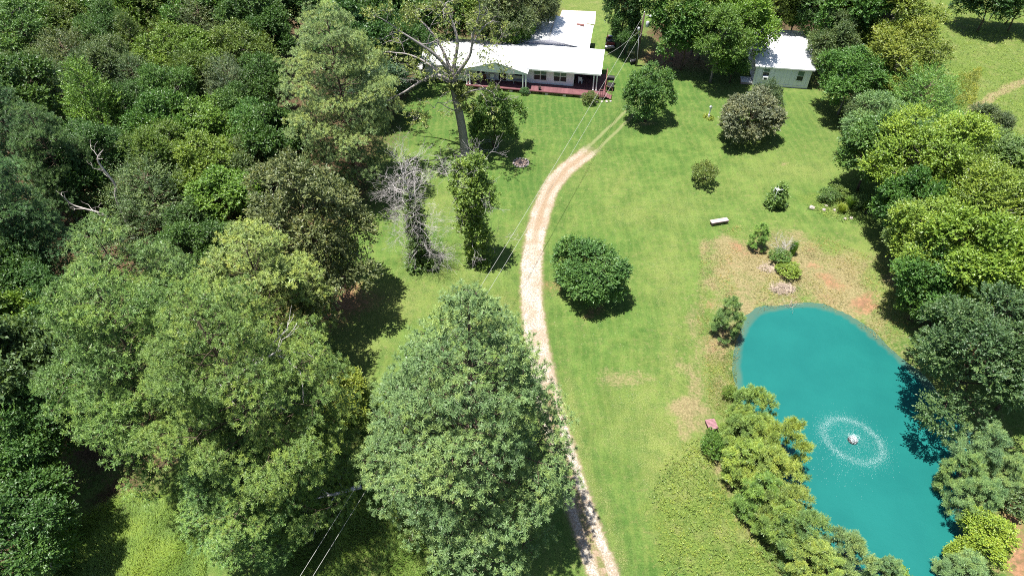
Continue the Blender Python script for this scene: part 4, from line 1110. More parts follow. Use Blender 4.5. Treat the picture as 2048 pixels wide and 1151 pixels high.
# ------------------------------------------------------------------ house
HROT = R_(-9.5)
house = empty('house', (0, 83.2, 0), HROT)
tag(house, 'long white house with white metal roof and red deck', 'house')
def part(name, mat, fn, parent=None):
    mb = MB(); fn(mb); return mb.build(name, M[mat], parent)
def window(parent, x0, x1, z0, z1, y, cols=2, blind=True):
    """double-hung window set on a wall facing -y: frame, then one pane per opening"""
    f = MB(); t = .07
    f.box(x0 - t, x1 + t, y - .05, y, z0 - t, z0).box(x0 - t, x1 + t, y - .05, y, z1, z1 + t)
    f.box(x0 - t, x0, y - .05, y, z0, z1).box(x1, x1 + t, y - .05, y, z0, z1)
    w = (x1 - x0) / cols
    for c in range(1, cols):
        f.box(x0 + w * c - .045, x0 + w * c + .045, y - .052, y, z0, z1)
    zm = (z0 + z1) / 2
    f.box(x0, x1, y - .048, y, zm - .03, zm + .03)
    fr = f.build('window', M['white_trim'], parent)
    for c in range(cols):
        a = x0 + w * c + (.045 if c else 0); b_ = x0 + w * (c + 1) - (.045 if c < cols - 1 else 0)
        part('pane', 'glass', lambda m: m.box(a, b_, y - .02, y - .004, z0, zm - .03), fr)
        part('pane', 'blind' if blind else 'glass', lambda m: m.box(a, b_, y - .03, y - .004, zm + .03, z1), fr)
    return fr
EV, RZ = 2.95, 4.0          # eave and ridge heights
part('wall', 'white_siding', lambda m: m.box(-11.5, 8.1, 0, 5.2, .25, 2.98).box(-11.5, -5.85, -.6, -.003, .25, 2.78), house)
part('wall', 'white_siding', lambda m: m.box(8.103, 11.2, 3.9, 5.2, .25, 2.98), house)
for gx in (-11.45, 11.05):
    part('gable', 'white_siding', lambda m: m.prism([(-.3, 2.9), (5.2, 2.9), (2.5, RZ - .16)], 'x', gx, gx + .12), house)
def main_roof(m):
    th = .10
    m.prism([(-.9, EV - .02), (2.5, RZ), (2.5, RZ - th), (-.9, EV - .02 - th)], 'x', -12.0, 11.65)
    m.prism([(5.9, EV - .02), (2.5, RZ), (2.5, RZ - th), (5.9, EV - .02 - th)], 'x', -12.0, 11.65)
    m.prism([(-1.5, EV - .21), (-.9, EV - .02), (-.9, EV - .12), (-1.5, EV - .31)], 'x', -12.0, -6.05)
roof = part('roof', 'white_metal', main_roof, house)
part('ridge_cap', 'white_trim', lambda m: m.prism([(2.3, RZ - .045), (2.5, RZ + .03), (2.7, RZ - .045)], 'x', -12.02, 11.67), roof)
for i in range(39):          # raised seams of the metal sheets
    sx = -11.6 + i * .61
    if sx > 11.5: break
    mb = MB()
    for ya, za, yb, zb in ((-.9, EV - .02, 2.4, RZ - .03), (5.9, EV - .02, 2.6, RZ - .03)):
        mb.add([(sx, ya, za), (sx + .035, ya, za), (sx + .035, yb, zb), (sx, yb, zb), (sx, ya, za + .022), (sx + .035, ya, za + .022), (sx + .035, yb, zb + .022), (sx, yb, zb + .022)],
               [(4, 5, 6, 7), (0, 1, 5, 4), (1, 2, 6, 5), (2, 3, 7, 6), (3, 0, 4, 7)])
    mb.build('roof_seam', M['white_metal'], roof)
GX0, GX1, GXM, GA, GB, GY = -5.95, 2.35, -1.8, 3.93, 2.72, -1.95
def porch_roof(m):
    th = .09
    m.prism([(GX0, GB), (GXM, GA), (GXM, GA - th), (GX0, GB - th)], 'y', GY, 2.2)
    m.prism([(GX1, GB), (GXM, GA), (GXM, GA - th), (GX1, GB - th)], 'y', GY, 2.2)
part('porch_roof', 'white_metal', porch_roof, house)
part('pediment', 'white_siding', lambda m: m.prism([(GX0 + .2, GB - .06), (GX1 - .2, GB - .06), (GXM, GA - .12)], 'y', GY + .12, GY + .22), house)
part('porch_beam', 'white_trim', lambda m: m.box(GX0 + .15, GX1 - .15, GY + .10, GY + .26, GB - .24, GB - .064), house)
part('fascia', 'white_trim', lambda m: m.box(2.4, 11.6, -.93, -.885, EV - .26, EV - .07), house)
part('gutter_end', 'grey_metal', lambda m: m.box(2.35, 2.75, -.99, -.935, EV - .16, EV - .06), house)
part('corner_trim', 'white_trim', lambda m: m.box(8.0, 8.14, -.03, -.002, .5, 2.95), house)
part('corner_trim', 'white_trim', lambda m: m.box(-11.54, -11.4, -.63, -.602, .25, 2.76), house)
for cx, cy in ((2.12, -1.82), (1.72, -1.82), (-5.7, -1.82), (-5.3, -1.82), (10.75, -.75), (11.15, -.75)):
    part('column', 'white_trim', lambda m: m.box(cx - .07, cx + .07, cy - .07, cy + .07, .5, (GB - .07 if cx < 5 else EV - .12)).box(cx - .10, cx + .10, cy - .10, cy + .10, .5, .62), house)
window(house, 2.95, 4.55, 1.0, 2.4, 0)
window(house, 5.55, 7.15, 1.0, 2.4, 0)
window(house, .35, 1.55, 1.25, 2.3, 0, 2, True)
window(house, -4.9, -3.6, 1.25, 2.3, 0, 2, False)
window(house, -9.2, -8.1, 1.2, 2.2, -.6, 2, True)
door = part('door', 'door', lambda m: m.box(-1.75, -.8, -.045, -.003, .52, 2.5), house)
part('door_frame', 'white_trim', lambda m: m.box(-1.85, -1.753, -.05, -.003, .52, 2.6).box(-.797, -.7, -.05, -.003, .52, 2.6).box(-1.753, -.797, -.05, -.003, 2.503, 2.6), door)
part('handle', 'grey_metal', lambda m: m.box(-.92, -.86, -.09, -.046, 1.4, 1.5), door)
back_door = part('door', 'door', lambda m: m.box(9.2, 10.2, 3.855, 3.897, .52, 2.5), house)
# deck
deck = empty('deck', (0, 83.2, 0), HROT)
tag(deck, 'red painted deck on concrete piers along the house front', 'deck')
bw = .142
nb = int(2.06 / bw)
me_b = None
for i in range(nb):            # boards run along the front
    y0 = -2.08 + i * bw
    if me_b is None:
        mb = MB(); mb.box(-5.8, 8.2, 0, bw - .012, 0, .035); me_b = mb.mesh('board'); me_b.materials.append(M['deck_red'])
    o = new_obj('board', me_b, None, deck); o.location = (0, y0, .465)
mb = MB(); mb.box(0, bw - .012, -2.08, 3.85, 0, .035); me_b2 = mb.mesh('board_side'); me_b2.materials.append(M['deck_red'])
for i in range(29):
    o = new_obj('board', me_b2, None, deck); o.location = (8.206 + i * bw, 0, .465)
part('rim_joist', 'deck_dark', lambda m: m.box(-5.8, 12.3, -2.12, -2.084, .36, .47).box(12.325, 12.36, -2.12, 3.85, .36, .47).box(-5.84, -5.802, -2.12, -.62, .36, .47), deck)
for i, x in enumerate((-5.2, -2.4, .2, 2.6, 4.9, 7.2, 9.4, 11.9)):
    part('pier', 'block', lambda m: m.box(x - .2, x + .2, -2.06, -1.66, -.05, .46), deck)
for x in (8.6, 11.9):
    part('pier', 'block', lambda m: m.box(x - .2, x + .2, 2.6, 3.0, -.05, .46), deck)
# stair and rails at the right end
def rail(y, x0, x1, z0, z1):
    m = MB(); m.box(x0, x1, y - .03, y + .03, z1 - .06, z1); m.box(x0, x1, y - .02, y + .02, z0 + .12, z0 + .17)
    n = max(2, int((x1 - x0) / .25))
    for i in range(n + 1):
        xx = x0 + (x1 - x0) * i / n; m.box(xx - .02, xx + .02, y - .025, y + .025, z0, z1 - .062)
    return m
rail(-2.0, 11.55, 12.35, .5, 1.4).build('railing', M['red_brown'], deck)
mr = MB()
for i in range(16):
    yy = -.6 + i * .29; mr.box(12.26, 12.32, yy - .02, yy + .02, .5, 1.33)
mr.box(12.25, 12.33, -.65, 3.85, 1.333, 1.40).box(12.265, 12.315, -.65, 3.85, .62, .67)
mr.build('railing', M['red_brown'], deck)
for i in range(3):
    part('step', 'deck_red', lambda m: m.box(12.37 + i * .28, 12.64 + i * .28, -1.9, -.8, .34 - i * .13, .38 - i * .13), deck)
ms = MB()
for yy in (-1.95, -.78):
    ms.tube([(12.4, yy, 1.35), (13.3, yy, .95)], .035, 5); ms.tube([(12.4, yy, 0), (12.4, yy, 1.35)], .035, 5); ms.tube([(13.25, yy, 0), (13.25, yy, .97)], .035, 5)
ms.build('stair_rail', M['red_brown'], deck)
def hpt(x, y, z):           # house-frame point to world
    c, s = math.cos(HROT), math.sin(HROT); return (x * c - y * s, 83.2 + x * s + y * c, z)
def at_house(name, x, y, z, rz=0.):
    return empty(name, hpt(x, y, z), HROT + rz)
# porch furniture
def bench(name, o, ln, w, h, seat, leg, back=False, ns=4):
    for i in range(ns):
        yy = -w / 2 + i * w / ns
        part('slat', seat, lambda m: m.box(-ln / 2, ln / 2, yy, yy + w / ns - .012, h - .045, h), o)
    for s in (-1, 1):
        part('leg', leg, lambda m: m.box(s * ln * .40 - .04, s * ln * .40 + .04, -w / 2 + .02, w / 2 - .02, -.02, h - .047), o)
    if back:
        part('backrest', seat, lambda m: m.box(-ln / 2, ln / 2, w / 2 - .04, w / 2, h + .12, h + .5).box(-ln / 2 + .05, -ln / 2 + .11, w / 2 - .035, w / 2 - .005, h, h + .12).box(ln / 2 - .11, ln / 2 - .05, w / 2 - .035, w / 2 - .005, h, h + .12), o)
o = at_house('porch_bench', .95, -.55, .5); tag(o, 'grey bench under the porch window', 'bench'); bench('b', o, 1.5, .5, .45, 'grey_metal', 'grey_metal', True)
def chair(x, y, rz, label, mat):
    o = at_house('porch_chair', x, y, .5, rz); tag(o, label, 'chair', 'chairs on the porch')
    part('seat', mat, lambda m: m.box(-.25, .25, -.25, .25, .38, .43), o)
    part('backrest', mat, lambda m: m.box(-.25, .25, .21, .26, .432, .95), o)
    for sx in (-.21, .21):
        for sy_ in (-.21, .21):
            part('leg', mat, lambda m: m.box(sx - .025, sx + .025, sy_ - .025, sy_ + .025, 0, .379), o)
chair(-2.5, -.7, .3, 'white chair on the porch nearest the dark front door', 'white_trim')
chair(-3.6, -.8, -.2, 'dark chair on the porch left of the white chair', 'red_brown')
chair(9.0, .9, 2.8, 'white chair in the shaded open corner of the deck', 'white_trim')
chair(10.2, 2.6, .1, 'dark chair at the back of the shaded deck corner', 'black')
o = at_house('flower_pot', 3.9, -1.75, .5); tag(o, 'small dark pot standing on the sunlit red deck', 'pot')
mb = MB(); mb.lathe([(.10, 0), (.15, .22), (.16, .24), (.13, .22)], n=10); mb.build('pot', M['black'], o)
rg = np.random.default_rng(9); V, F, t = leaf_blob(rg, [(0, 0, .3)], .16, 40, 5, .14, .09, .05); me = np_mesh('pot_plant', V, F, t); me.materials.append(M['leaf']); c = new_obj('leaves', me, None, o); c.color = (.04, .03, .025, 1)
o = at_house('barbecue_grill', 12.9, 2.3, 0); tag(o, 'black barbecue grill beside the deck railing', 'grill')
part('bowl', 'black', lambda m: m.box(-.45, .45, -.28, .28, .62, .85), o)
mb = MB(); mb.prism([(-.28, .853), (.28, .853), (.22, 1.08), (-.1, 1.18), (-.26, 1.02)], 'x', -.45, .45); mb.build('lid', M['black'], o)
for sx in (-.38, .38): part('leg', 'black', lambda m: m.box(sx - .03, sx + .03, -.24, -.18, 0, .618).box(sx - .03, sx + .03, .18, .24, 0, .618), o)
o = at_house('storage_box', 12.95, .9, 0); tag(o, 'dark low storage box on the ground beside the deck', 'box')
part('box', 'black', lambda m: m.box(-.4, .4, -.55, .55, 0, .55), o); part('lid', 'rubber', lambda m: m.box(-.43, .43, -.58, .58, .553, .62), o)
rg = np.random.default_rng(19)
for i, (x, y, r, lb) in enumerate([(12.1, -2.6, .17, 'pale stone at the corner of the deck nearest the low shrub'), (12.7, -2.5, .22, 'large pale stone at the foot of the deck steps'), (13.2, -2.3, .15, 'small pale stone farthest right by the deck steps'), (11.5, -2.75, .14, 'small pale stone in front of the deck railing')]):
    mb = MB(); mb.lathe([(r * .7, -.04), (r, r * .3), (r * .8, r * .7), (r * .3, r * .9)], n=7)
    mb.v = [(a + rg.normal() * r * .12, b_ + rg.normal() * r * .12, c_) for a, b_, c_ in mb.v]
    s_ = mb.build('stone', M['concrete']); s_.location = hpt(x, y, 0); tag(s_, lb, 'stone', 'stones by the deck steps')
# satellite dishes on the left
for (px, py, lb) in ((843, 119, 'white satellite dish left of the house, upper of two'), (842, 132, 'white satellite dish left of the house, lower of two')):
    x, y, _ = W(px, py, 1.5)
    o = empty('satellite_dish', (x, y, 0), -.4); tag(o, lb, 'satellite dish', 'satellite dishes')
    mb = MB(); mb.tube([(0, 0, -.1), (0, 0, 1.4)], .035, 6); mb.build('post', M['grey_metal'], o)
    mb = MB(); prof = [(.02, 0), (.2, .025), (.36, .09), (.45, .15), (.44, .165), (.3, .085), (.02, .03)]
    mb.lathe(prof, n=14); d_ = mb.build('dish', M['white_trim'], o); d_.location = (0, -.08, 1.45); d_.rotation_euler = (R_(55), 0, 0)
    mb = MB(); mb.tube([(0, -.12, 1.15), (0, -.5, 1.55)], .015, 4).box(-.04, .04, -.56, -.48, 1.53, 1.62); mb.build('feed_arm', M['grey_metal'], o)

# garage behind the house
gar = empty('garage', (0, 83.2, 0), HROT); tag(gar, 'white metal-roofed garage behind the house', 'garage')
gx0, gx1, gy0, gy1, gm = -1.0, 9.5, 6.15, 13.6, 4.1
part('wall', 'white_siding', lambda m: m.box(gx0 + .4, gx1 - .4, gy0 + .3, gy1 - .3, -.05, 2.72), gar)
def groof(m):
    m.prism([(gx0, 2.66), (gm, 3.75), (gm, 3.66), (gx0, 2.57)], 'y', gy0, gy1)
    m.prism([(gx1, 2.66), (gm, 3.75), (gm, 3.66), (gx1, 2.57)], 'y', gy0, gy1)
gr_ = part('roof', 'white_metal', groof, gar)
for s in (0, 1):
    part('gable', 'white_siding', lambda m: m.prism([(gx0 + .45, 2.724), (gx1 - .45, 2.724), (gm, 3.58)], 'y', (gy0 + .31, gy1 - .43)[s], (gy0 + .43, gy1 - .31)[s]), gar)
part('ridge_cap', 'grey_metal', lambda m: m.prism([(gm - .2, 3.715), (gm, 3.79), (gm + .2, 3.70)], 'y', gy0 - .02, gy1 + .02), gr_)
for i in range(12):
    for (xa, xb) in ((gx0, gm - .2), (gx1, gm + .2)):
        pass
part('door', 'grey_metal', lambda m: m.box(5.2, 8.4, gy1 - .298, gy1 - .26, 0, 2.3), gar)
part('vent', 'red_brown', lambda m: m.box(7.1, 8.2, gy1 - 1.2, gy1 - .75, 3.0, 3.18), gr_)
o = at_house('heat_pump', 9.95, 5.65, 0); tag(o, 'dark square heat pump in the corner between house and garage', 'air conditioner')
part('casing', 'black', lambda m: m.box(-.42, .42, -.45, .45, .06, .95), o); part('base', 'concrete', lambda m: m.box(-.55, .55, -.58, .58, -.02, .058), o)
mb = MB(); mb.lathe([(.34, .952), (.34, .985), (.30, .985), (.05, .97)], n=14); mb.build('fan_grille', M['rubber'], o)

# garden vehicle and its little cart
x, y, _ = W(1221, 88)
v = empty('utility_vehicle', (x, y, 0), R_(82)); tag(v, 'small dark utility vehicle with roll cage on the grass behind the house', 'vehicle')
mb = MB(); mb.prism([(-1.2, .38), (1.15, .38), (1.25, .62), (1.05, .82), (.45, .88), (.38, .55), (-.35, .5), (-.4, .85), (-1.2, .85)], 'y', -.58, .58); mb.build('body', M['seat_red'], v)
part('cargo_bed', 'black', lambda m: m.box(-1.25, -.42, -.6, .6, .853, 1.02), v)
part('seat', 'black', lambda m: m.box(-.3, .2, -.5, .5, .553, .78).box(-.36, -.2, -.5, .5, .783, 1.2), v)
part('bonnet', 'grey_metal', lambda m: m.prism([(.5, .884), (1.04, .83), (1.0, .89), (.52, .95)], 'y', -.4, .4), v)
mb = MB()
for s in (-.55, .55):
    mb.tube([(-.42, s, .85), (-.35, s, 1.75), (.35, s, 1.75), (.62, s, .9)], .03, 5)
mb.tube([(-.35, -.55, 1.75), (-.35, .55, 1.75)], .03, 5); mb.tube([(.35, -.55, 1.75), (.35, .55, 1.75)], .03, 5); mb.build('roll_cage', M['black'], v)
for wx in (-.8, .85):
    for wy in (-.62, .62):
        mb = MB(); mb.tube([(wx, wy - .12, .30), (wx, wy + .12, .30)], .30, 12); t_ = mb.build('wheel', M['rubber'], v)
        mb = MB(); mb.tube([(wx, wy - .13, .30), (wx, wy + .13, .30)], .15, 8); mb.build('rim', M['grey_metal'], t_)
x, y, _ = W(1219, 100)
v = empty('garden_cart', (x, y, 0), R_(8)); tag(v, 'flat pale two-wheeled cart in front of the utility vehicle', 'cart')
part('bed', 'white_trim', lambda m: m.box(-.6, .6, -.35, .35, .42, .5), v)
part('side_board', 'plank', lambda m: m.box(-.6, .6, -.4, -.353, .42, .68), v)
for wy in (-.62, .62):
    mb = MB(); mb.tube([(wy - .06, 0, .22), (wy + .06, 0, .22)], .22, 12); mb.build('wheel', M['rubber'], v)
mb = MB(); mb.tube([(0, .35, .45), (0, .9, .5)], .03, 5).tube([(0, -.3, .0), (0, -.3, .42)], .03, 5); mb.build('drawbar', M['black'], v)

# ------------------------------------------------------------------ shed
sx, sy = 35.6 - .3, 82.6
shed = empty('shed', (sx, sy, 0), R_(-9)); tag(shed, 'white shed with white metal roof and window air conditioner', 'shed')
HW, DP, SE, SR = 3.45, 10.8, 2.85, 3.75
part('wall', 'shed_siding', lambda m: m.box(-HW, HW, 0, DP, -.05, SE), shed)
def sroof(m):
    ym = 4.8
    m.prism([(-.35, SE - .04), (ym, SR), (ym, SR - .1), (-.35, SE - .14)], 'x', -HW - .28, HW + .28)
    m.prism([(DP + .35, SE - .04), (ym, SR), (ym, SR - .1), (DP + .35, SE - .14)], 'x', -HW - .28, HW + .28)
sr_ = part('roof', 'white_metal', sroof, shed)
part('ridge_cap', 'white_trim', lambda m: m.prism([(4.6, SR - .04), (4.8, SR + .03), (5.0, SR - .03)], 'x', -HW - .3, HW + .3), sr_)
part('fascia', 'white_trim', lambda m: m.box(-HW - .28, HW + .28, -.385, -.352, SE - .22, SE - .06), shed)
for s in (-1, 1):
    part('gable', 'shed_siding', lambda m: m.prism([(.02, SE + .003), (DP - .02, SE + .003), (4.8, SR - .12)], 'x', s * (HW - .12) - .06, s * (HW - .12) + .06), shed)
    part('corner_trim', 'white_trim', lambda m: m.box(s * HW - .07, s * HW + .07, -.03, -.002, 0, SE - .2), shed)
for i in range(13):
    xx = -HW + .28 + i * .525
    part('siding_batten', 'shed_siding', lambda m: m.box(xx - .02, xx + .02, -.022, -.002, .35, SE - .25), shed)
part('skirt', 'white_trim', lambda m: m.box(-HW - .02, HW + .02, -.045, -.003, -.03, .33), shed)
w1 = window(shed, -2.5, -1.72, 1.45, 2.35, -.025, 1)
window(shed, 1.85, 2.63, 1.05, 2.35, -.025, 1)
ac = part('window_air_conditioner', 'white_trim', lambda m: m.box(-2.42, -1.8, -.5, -.08, 1.0, 1.42), shed)
part('grille', 'rubber', lambda m: m.box(-2.3, -1.95, -.515, -.502, 1.07, 1.3), ac)
o = empty('shed_steps', (sx, sy, 0), R_(-9)); tag(o, 'low white platform at the shed left corner', 'platform')
for i in range(6):
    part('board', 'white_trim', lambda m: m.box(-HW - 1.5 + i * .235, -HW - 1.5 + i * .235 + .22, -.1, 1.4, .28, .32), o)
part('frame', 'plank', lambda m: m.box(-HW - 1.5, -HW - .1, -.06, 1.36, -.02, .277), o)

# ------------------------------------------------------------------ utility pole, wires
px_, py_, _ = W(1272, 132)
pole = empty('utility_pole', (px_, py_, 0)); tag(pole, 'dark wooden power pole with transformer cans beside the yard', 'pole')
top = WY(1289, 26, py_); PH_ = top[2]
def PX(px, py): p = WY(px, py, py_); return (p[0] - px_, 0, p[2])
tp = (top[0] - px_, 0, PH_)
mb = MB(); mb.tube([(0, 0, -.3), ((tp[0]) * .5, 0, PH_ * .5), tp], [.16, .14, .11], 9); mb.build('post', M['pole'], pole)
def can(c, r, h, nm='transformer'):
    mb = MB(); mb.lathe([(r * .7, -h / 2), (r, -h / 2 + .05), (r, h / 2 - .08), (r * .75, h / 2), (r * .2, h / 2 + .06)], c, 12); return mb.build(nm, M['grey_metal'], pole)
a = PX(1289, 48); can((a[0] + .38, -.1, a[2]), .23, .75)
mb = MB(); mb.tube([(a[0] + .1, 0, a[2] + .1), (a[0] + .3, -.08, a[2] + .1)], .04, 5); mb.build('bracket', M['grey_metal'], pole)
a = PX(1281, 57); can((a[0] - .26, -.18, a[2]), .17, .45, 'meter_can')
mb = MB(); mb.tube([(tp[0], 0, PH_ - .35), (tp[0] + .6, -.05, PH_ - .28), (tp[0] + .8, -.1, PH_ - .33)], .03, 5); mb.build('lamp_arm', M['grey_metal'], pole)
mb = MB(); mb.lathe([(.05, .12), (.16, .02), (.17, -.06), (.1, -.12)], (tp[0] + .85, -.1, PH_ - .35), 10); mb.build('lamp_head', M['white_trim'], pole)
mb = MB(); mb.lathe([(.03, 0), (.06, .05), (.04, .1), (.06, .15), (.02, .2)], (tp[0], 0, PH_ + .005), 8); mb.build('insulator', M['white_trim'], pole)
mb = MB(); mb.tube([(PX(1281, 60)[0] - .2, -.2, PX(1281, 60)[2] - .25), (.02, -.25, 1.2), (.03, -.2, 0)], .03, 4); mb.build('conduit', M['grey_metal'], pole)
def wire(p, q, sag, label):
    p = np.array(p); q = np.array(q); t = np.linspace(0, 1, 40)[:, None]
    P = p + (q - p) * t; P[:, 2] -= np.sin(t[:, 0] * math.pi) * sag
    mb = MB(); mb.tube(P, .012, 4, False); o = mb.build('power_line', M['wire']); tag(o, label, 'wire', 'overhead wires')
ptop = (top[0], py_, PH_ - .1); pcan = (px_ + PX(1283, 66)[0], py_ - .1, PX(1283, 66)[2])
e1 = W(560, 1215, 6.5); e2 = W(586, 1215, 6.2)
wire(ptop, e1, .7, 'left one of the two wires crossing from the power pole to the bottom edge')
wire(pcan, e2, .7, 'right one of the two wires crossing from the power pole to the bottom edge')
wire((px_ + PX(1283, 60)[0] - .2, py_, PX(1283, 60)[2]), hpt(11.4, 3.0, 3.3), .4, 'short service wire from the power pole to the house roof')
# things at the pole foot
x, y, _ = W(1266, 124, .3)
o = empty('hose_reel', (x, y, 0), .2); tag(o, 'dark hose reel cart at the foot of the power pole', 'hose reel')
mb = MB(); mb.tube([(-.3, 0, .42), (.3, 0, .42)], .26, 12); mb.build('reel', M['black'], o)
for s in (-.33, .33):
    mb = MB(); mb.tube([(s - .03, 0, .40), (s + .03, 0, .40)], .38, 14); w_ = mb.build('wheel', M['rubber'], o)
    mb = MB(); mb.tube([(s - .04, 0, .40), (s + .04, 0, .40)], .14, 8); mb.build('hub', M['grey_metal'], w_)
x, y, _ = W(1262, 106, .3)
o = empty('plant_stand', (x, y, 0), -.1); tag(o, 'small yellowish metal plant stand left of the power pole', 'plant stand')
for s in (-.5, .5):
    mb = MB(); mb.tube([(s, -.4, 0), (s * .5, 0, 1.7), (s, .4, 0)], .025, 5); mb.build('leg', M['yellow_paint'], o)
mb = MB(); mb.tube([(-.25, 0, 1.7), (.25, 0, 1.7)], .025, 5); mb.build('crossbar', M['yellow_paint'], o)
part('shelf', 'yellow_paint', lambda m: m.box(-.55, .55, -.3, .3, .35, .40), o)

# posts in the pasture
x, y, _ = W(1977, 42)
mb = MB(); mb.tube([(0, 0, -.2), (.25, 0, 1.9)], [.07, .06], 7); o = mb.build('fence_post', M['bark_white']); o.location = (x, y, 0); tag(o, 'pale leaning fence post in the pasture at top right', 'post')
x, y, _ = W(2009, 48)
mb = MB(); mb.tube([(0, 0, -.2), (1.6, 0, 4.6)], [.11, .09], 8); o = mb.build('leaning_pole', M['pole']); o.location = (x, y, 0); tag(o, 'dark leaning pole in the pasture at top right', 'pole')
# ------------------------------------------------------------------ yard things
x, y, _ = W(1417, 236)
o = empty('birdhouse_post', (x, y, 0)); tag(o, 'white birdhouse post with plants at its foot on the lawn', 'birdhouse')
part('post', 'white_trim', lambda m: m.box(-.06, .06, -.06, .06, -.1, 1.25), o)
bh = part('birdhouse', 'white_trim', lambda m: m.box(-.12, .12, -.12, .12, 1.252, 1.52), o)
mb = MB(); mb.prism([(-.17, 1.523), (.17, 1.523), (0, 1.68)], 'y', -.16, .16); mb.build('roof', M['grey_metal'], bh)
mb = MB(); mb.tube([(0, -.125, 1.4), (0, -.121, 1.4)], .03, 8); mb.build('entrance_hole', M['black'], bh)
part('base_box', 'white_trim', lambda m: m.box(-.10, .10, -.10, .10, .0, .5), o)
rg = np.random.default_rng(51)
a = rg.uniform(0, 6.28, 18); V, F, t = leaf_blob(rg, np.stack([np.cos(a) * .42, np.sin(a) * .42, np.full(18, .1)], 1), .16, 260, 6, .18, .13, .06)
me = np_mesh('foot_plants', V, F, t); me.materials.append(M['leaf']); c = new_obj('flowers', me, None, o); c.color = (.14, .18, .03, 1)

x, y, _ = W(1437, 447)
o = empty('plank_bench', (x, y, gz(x, y)), R_(14)); tag(o, 'weathered pinkish plank bench alone on the lawn above the pond', 'bench')
for i in range(3):
    part('plank', 'plank', lambda m: m.box(-.95, .95, -.27 + i * .182, -.27 + i * .182 + .17, .40, .45), o)
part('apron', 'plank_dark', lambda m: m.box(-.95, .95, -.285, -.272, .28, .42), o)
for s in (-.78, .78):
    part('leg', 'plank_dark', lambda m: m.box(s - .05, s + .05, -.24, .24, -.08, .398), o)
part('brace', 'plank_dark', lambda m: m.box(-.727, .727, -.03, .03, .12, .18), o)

x, y, _ = W(1423, 849)
o = empty('shore_bench', (x, y, gz(x, y)), R_(100)); tag(o, 'reddish slatted bench on the bare shore beside the young pines', 'bench')
for i in range(8):
    part('slat', 'plank_red', lambda m: m.box(-.46 + i * .116, -.46 + i * .116 + .10, -.38, .38, .38, .42), o)
for s in (-.34, .34):
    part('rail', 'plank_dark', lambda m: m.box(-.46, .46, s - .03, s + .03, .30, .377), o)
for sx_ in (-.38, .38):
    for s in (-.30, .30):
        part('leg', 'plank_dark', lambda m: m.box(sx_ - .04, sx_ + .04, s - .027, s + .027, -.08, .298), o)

# fire ring
x, y, _ = W(1042, 326)
o = empty('fire_ring', (x, y, 0)); tag(o, 'round fire ring of stones with ashes on the lawn', 'fire pit')
rg = np.random.default_rng(61)
mb = MB(); mb.lathe([(.78, .004), (.6, .03), (.3, .05), (.02, .06)], n=16); mb.build('ashes', M['ash'], o)
for i in range(15):
    an = i * 6.283 / 15; r = .15 * rg.uniform(.8, 1.2)
    mb = MB(); mb.lathe([(r * .8, -.03), (r, r * .4), (r * .75, r * .85), (r * .25, r)], (math.cos(an) * .85, math.sin(an) * .85, 0), 6)
    mb.v = [(p + rg.normal() * .015, q + rg.normal() * .015, z) for p, q, z in mb.v]; mb.build('stone', M['stone'], o)
# wire ring at the foot of the small dark tree
x, y, _ = W(978, 296)
o = empty('wire_ring', (x, y, 0)); tag(o, 'low wire ring fence at the foot of the small dark tree', 'fence')
P = [(math.cos(i * .2618) * 1.1, math.sin(i * .2618) * 1.1) for i in range(25)]
for h in (.12, .42): mb = MB(); mb.tube([(p, q, h) for p, q in P], .018, 4, False); mb.build('wire', M['bark_pale'], o)
for p, q in P[:24:3]: mb = MB(); mb.tube([(p, q, -.05), (p, q, .5)], .02, 4); mb.build('stake', M['bark_pale'], o)

# vine on a white lattice
x, y, _ = W(1547, 412)
o = empty('lattice_obelisk', (x, y, 0), .2); tag(o, 'white lattice support buried in a leafy vine on the lawn', 'trellis')
for sx_ in (-.35, .35):
    for sy_ in (-.25, .25):
        part('post', 'white_trim', lambda m: m.box(sx_ - .03, sx_ + .03, sy_ - .03, sy_ + .03, -.05, 2.25), o)
for i in range(6):
    part('slat', 'white_trim', lambda m: m.box(-.35 + i * .14 - .02, -.35 + i * .14 + .02, -.30, .30, 2.252, 2.28), o)
for i in range(4):
    part('slat', 'white_trim', lambda m: m.box(-.40, .40, -.25 + i * .166 - .02, -.25 + i * .166 + .02, 2.282, 2.31), o)
o = empty('climbing_vine', (x, y, 0)); tag(o, 'leafy green vine mounded over the white lattice', 'vine')
rg = np.random.default_rng(62)
Cs = [(.5, -.1, .6), (.75, .1, 1.1), (.5, .2, 1.7), (-.5, 0, .6), (-.6, 0, 1.2), (.0, -.5, 1.0), (.1, -.45, 1.6), (.55, .1, 2.1), (.0, .4, 1.5), (.3, .3, 2.2), (-.3, -.4, .5), (.7, -.3, .4)]
V, F, t = leaf_blob(rg, Cs, .5, 650, 6, .28, .17, .12); me = np_mesh('vine', V, F, t); me.materials.append(M['leaf']); c = new_obj('leaves', me, None, o); c.color = (.075, .125, .03, 1)
mb = MB()
for i in range(6): mb.tube(limb_path((rg.normal() * .2, rg.normal() * .2, -.05), Cs[i], rg, .05, 4, .06), [.03, .025, .02, .01], 4, False)
mb.build('stems', M['bark'], o)

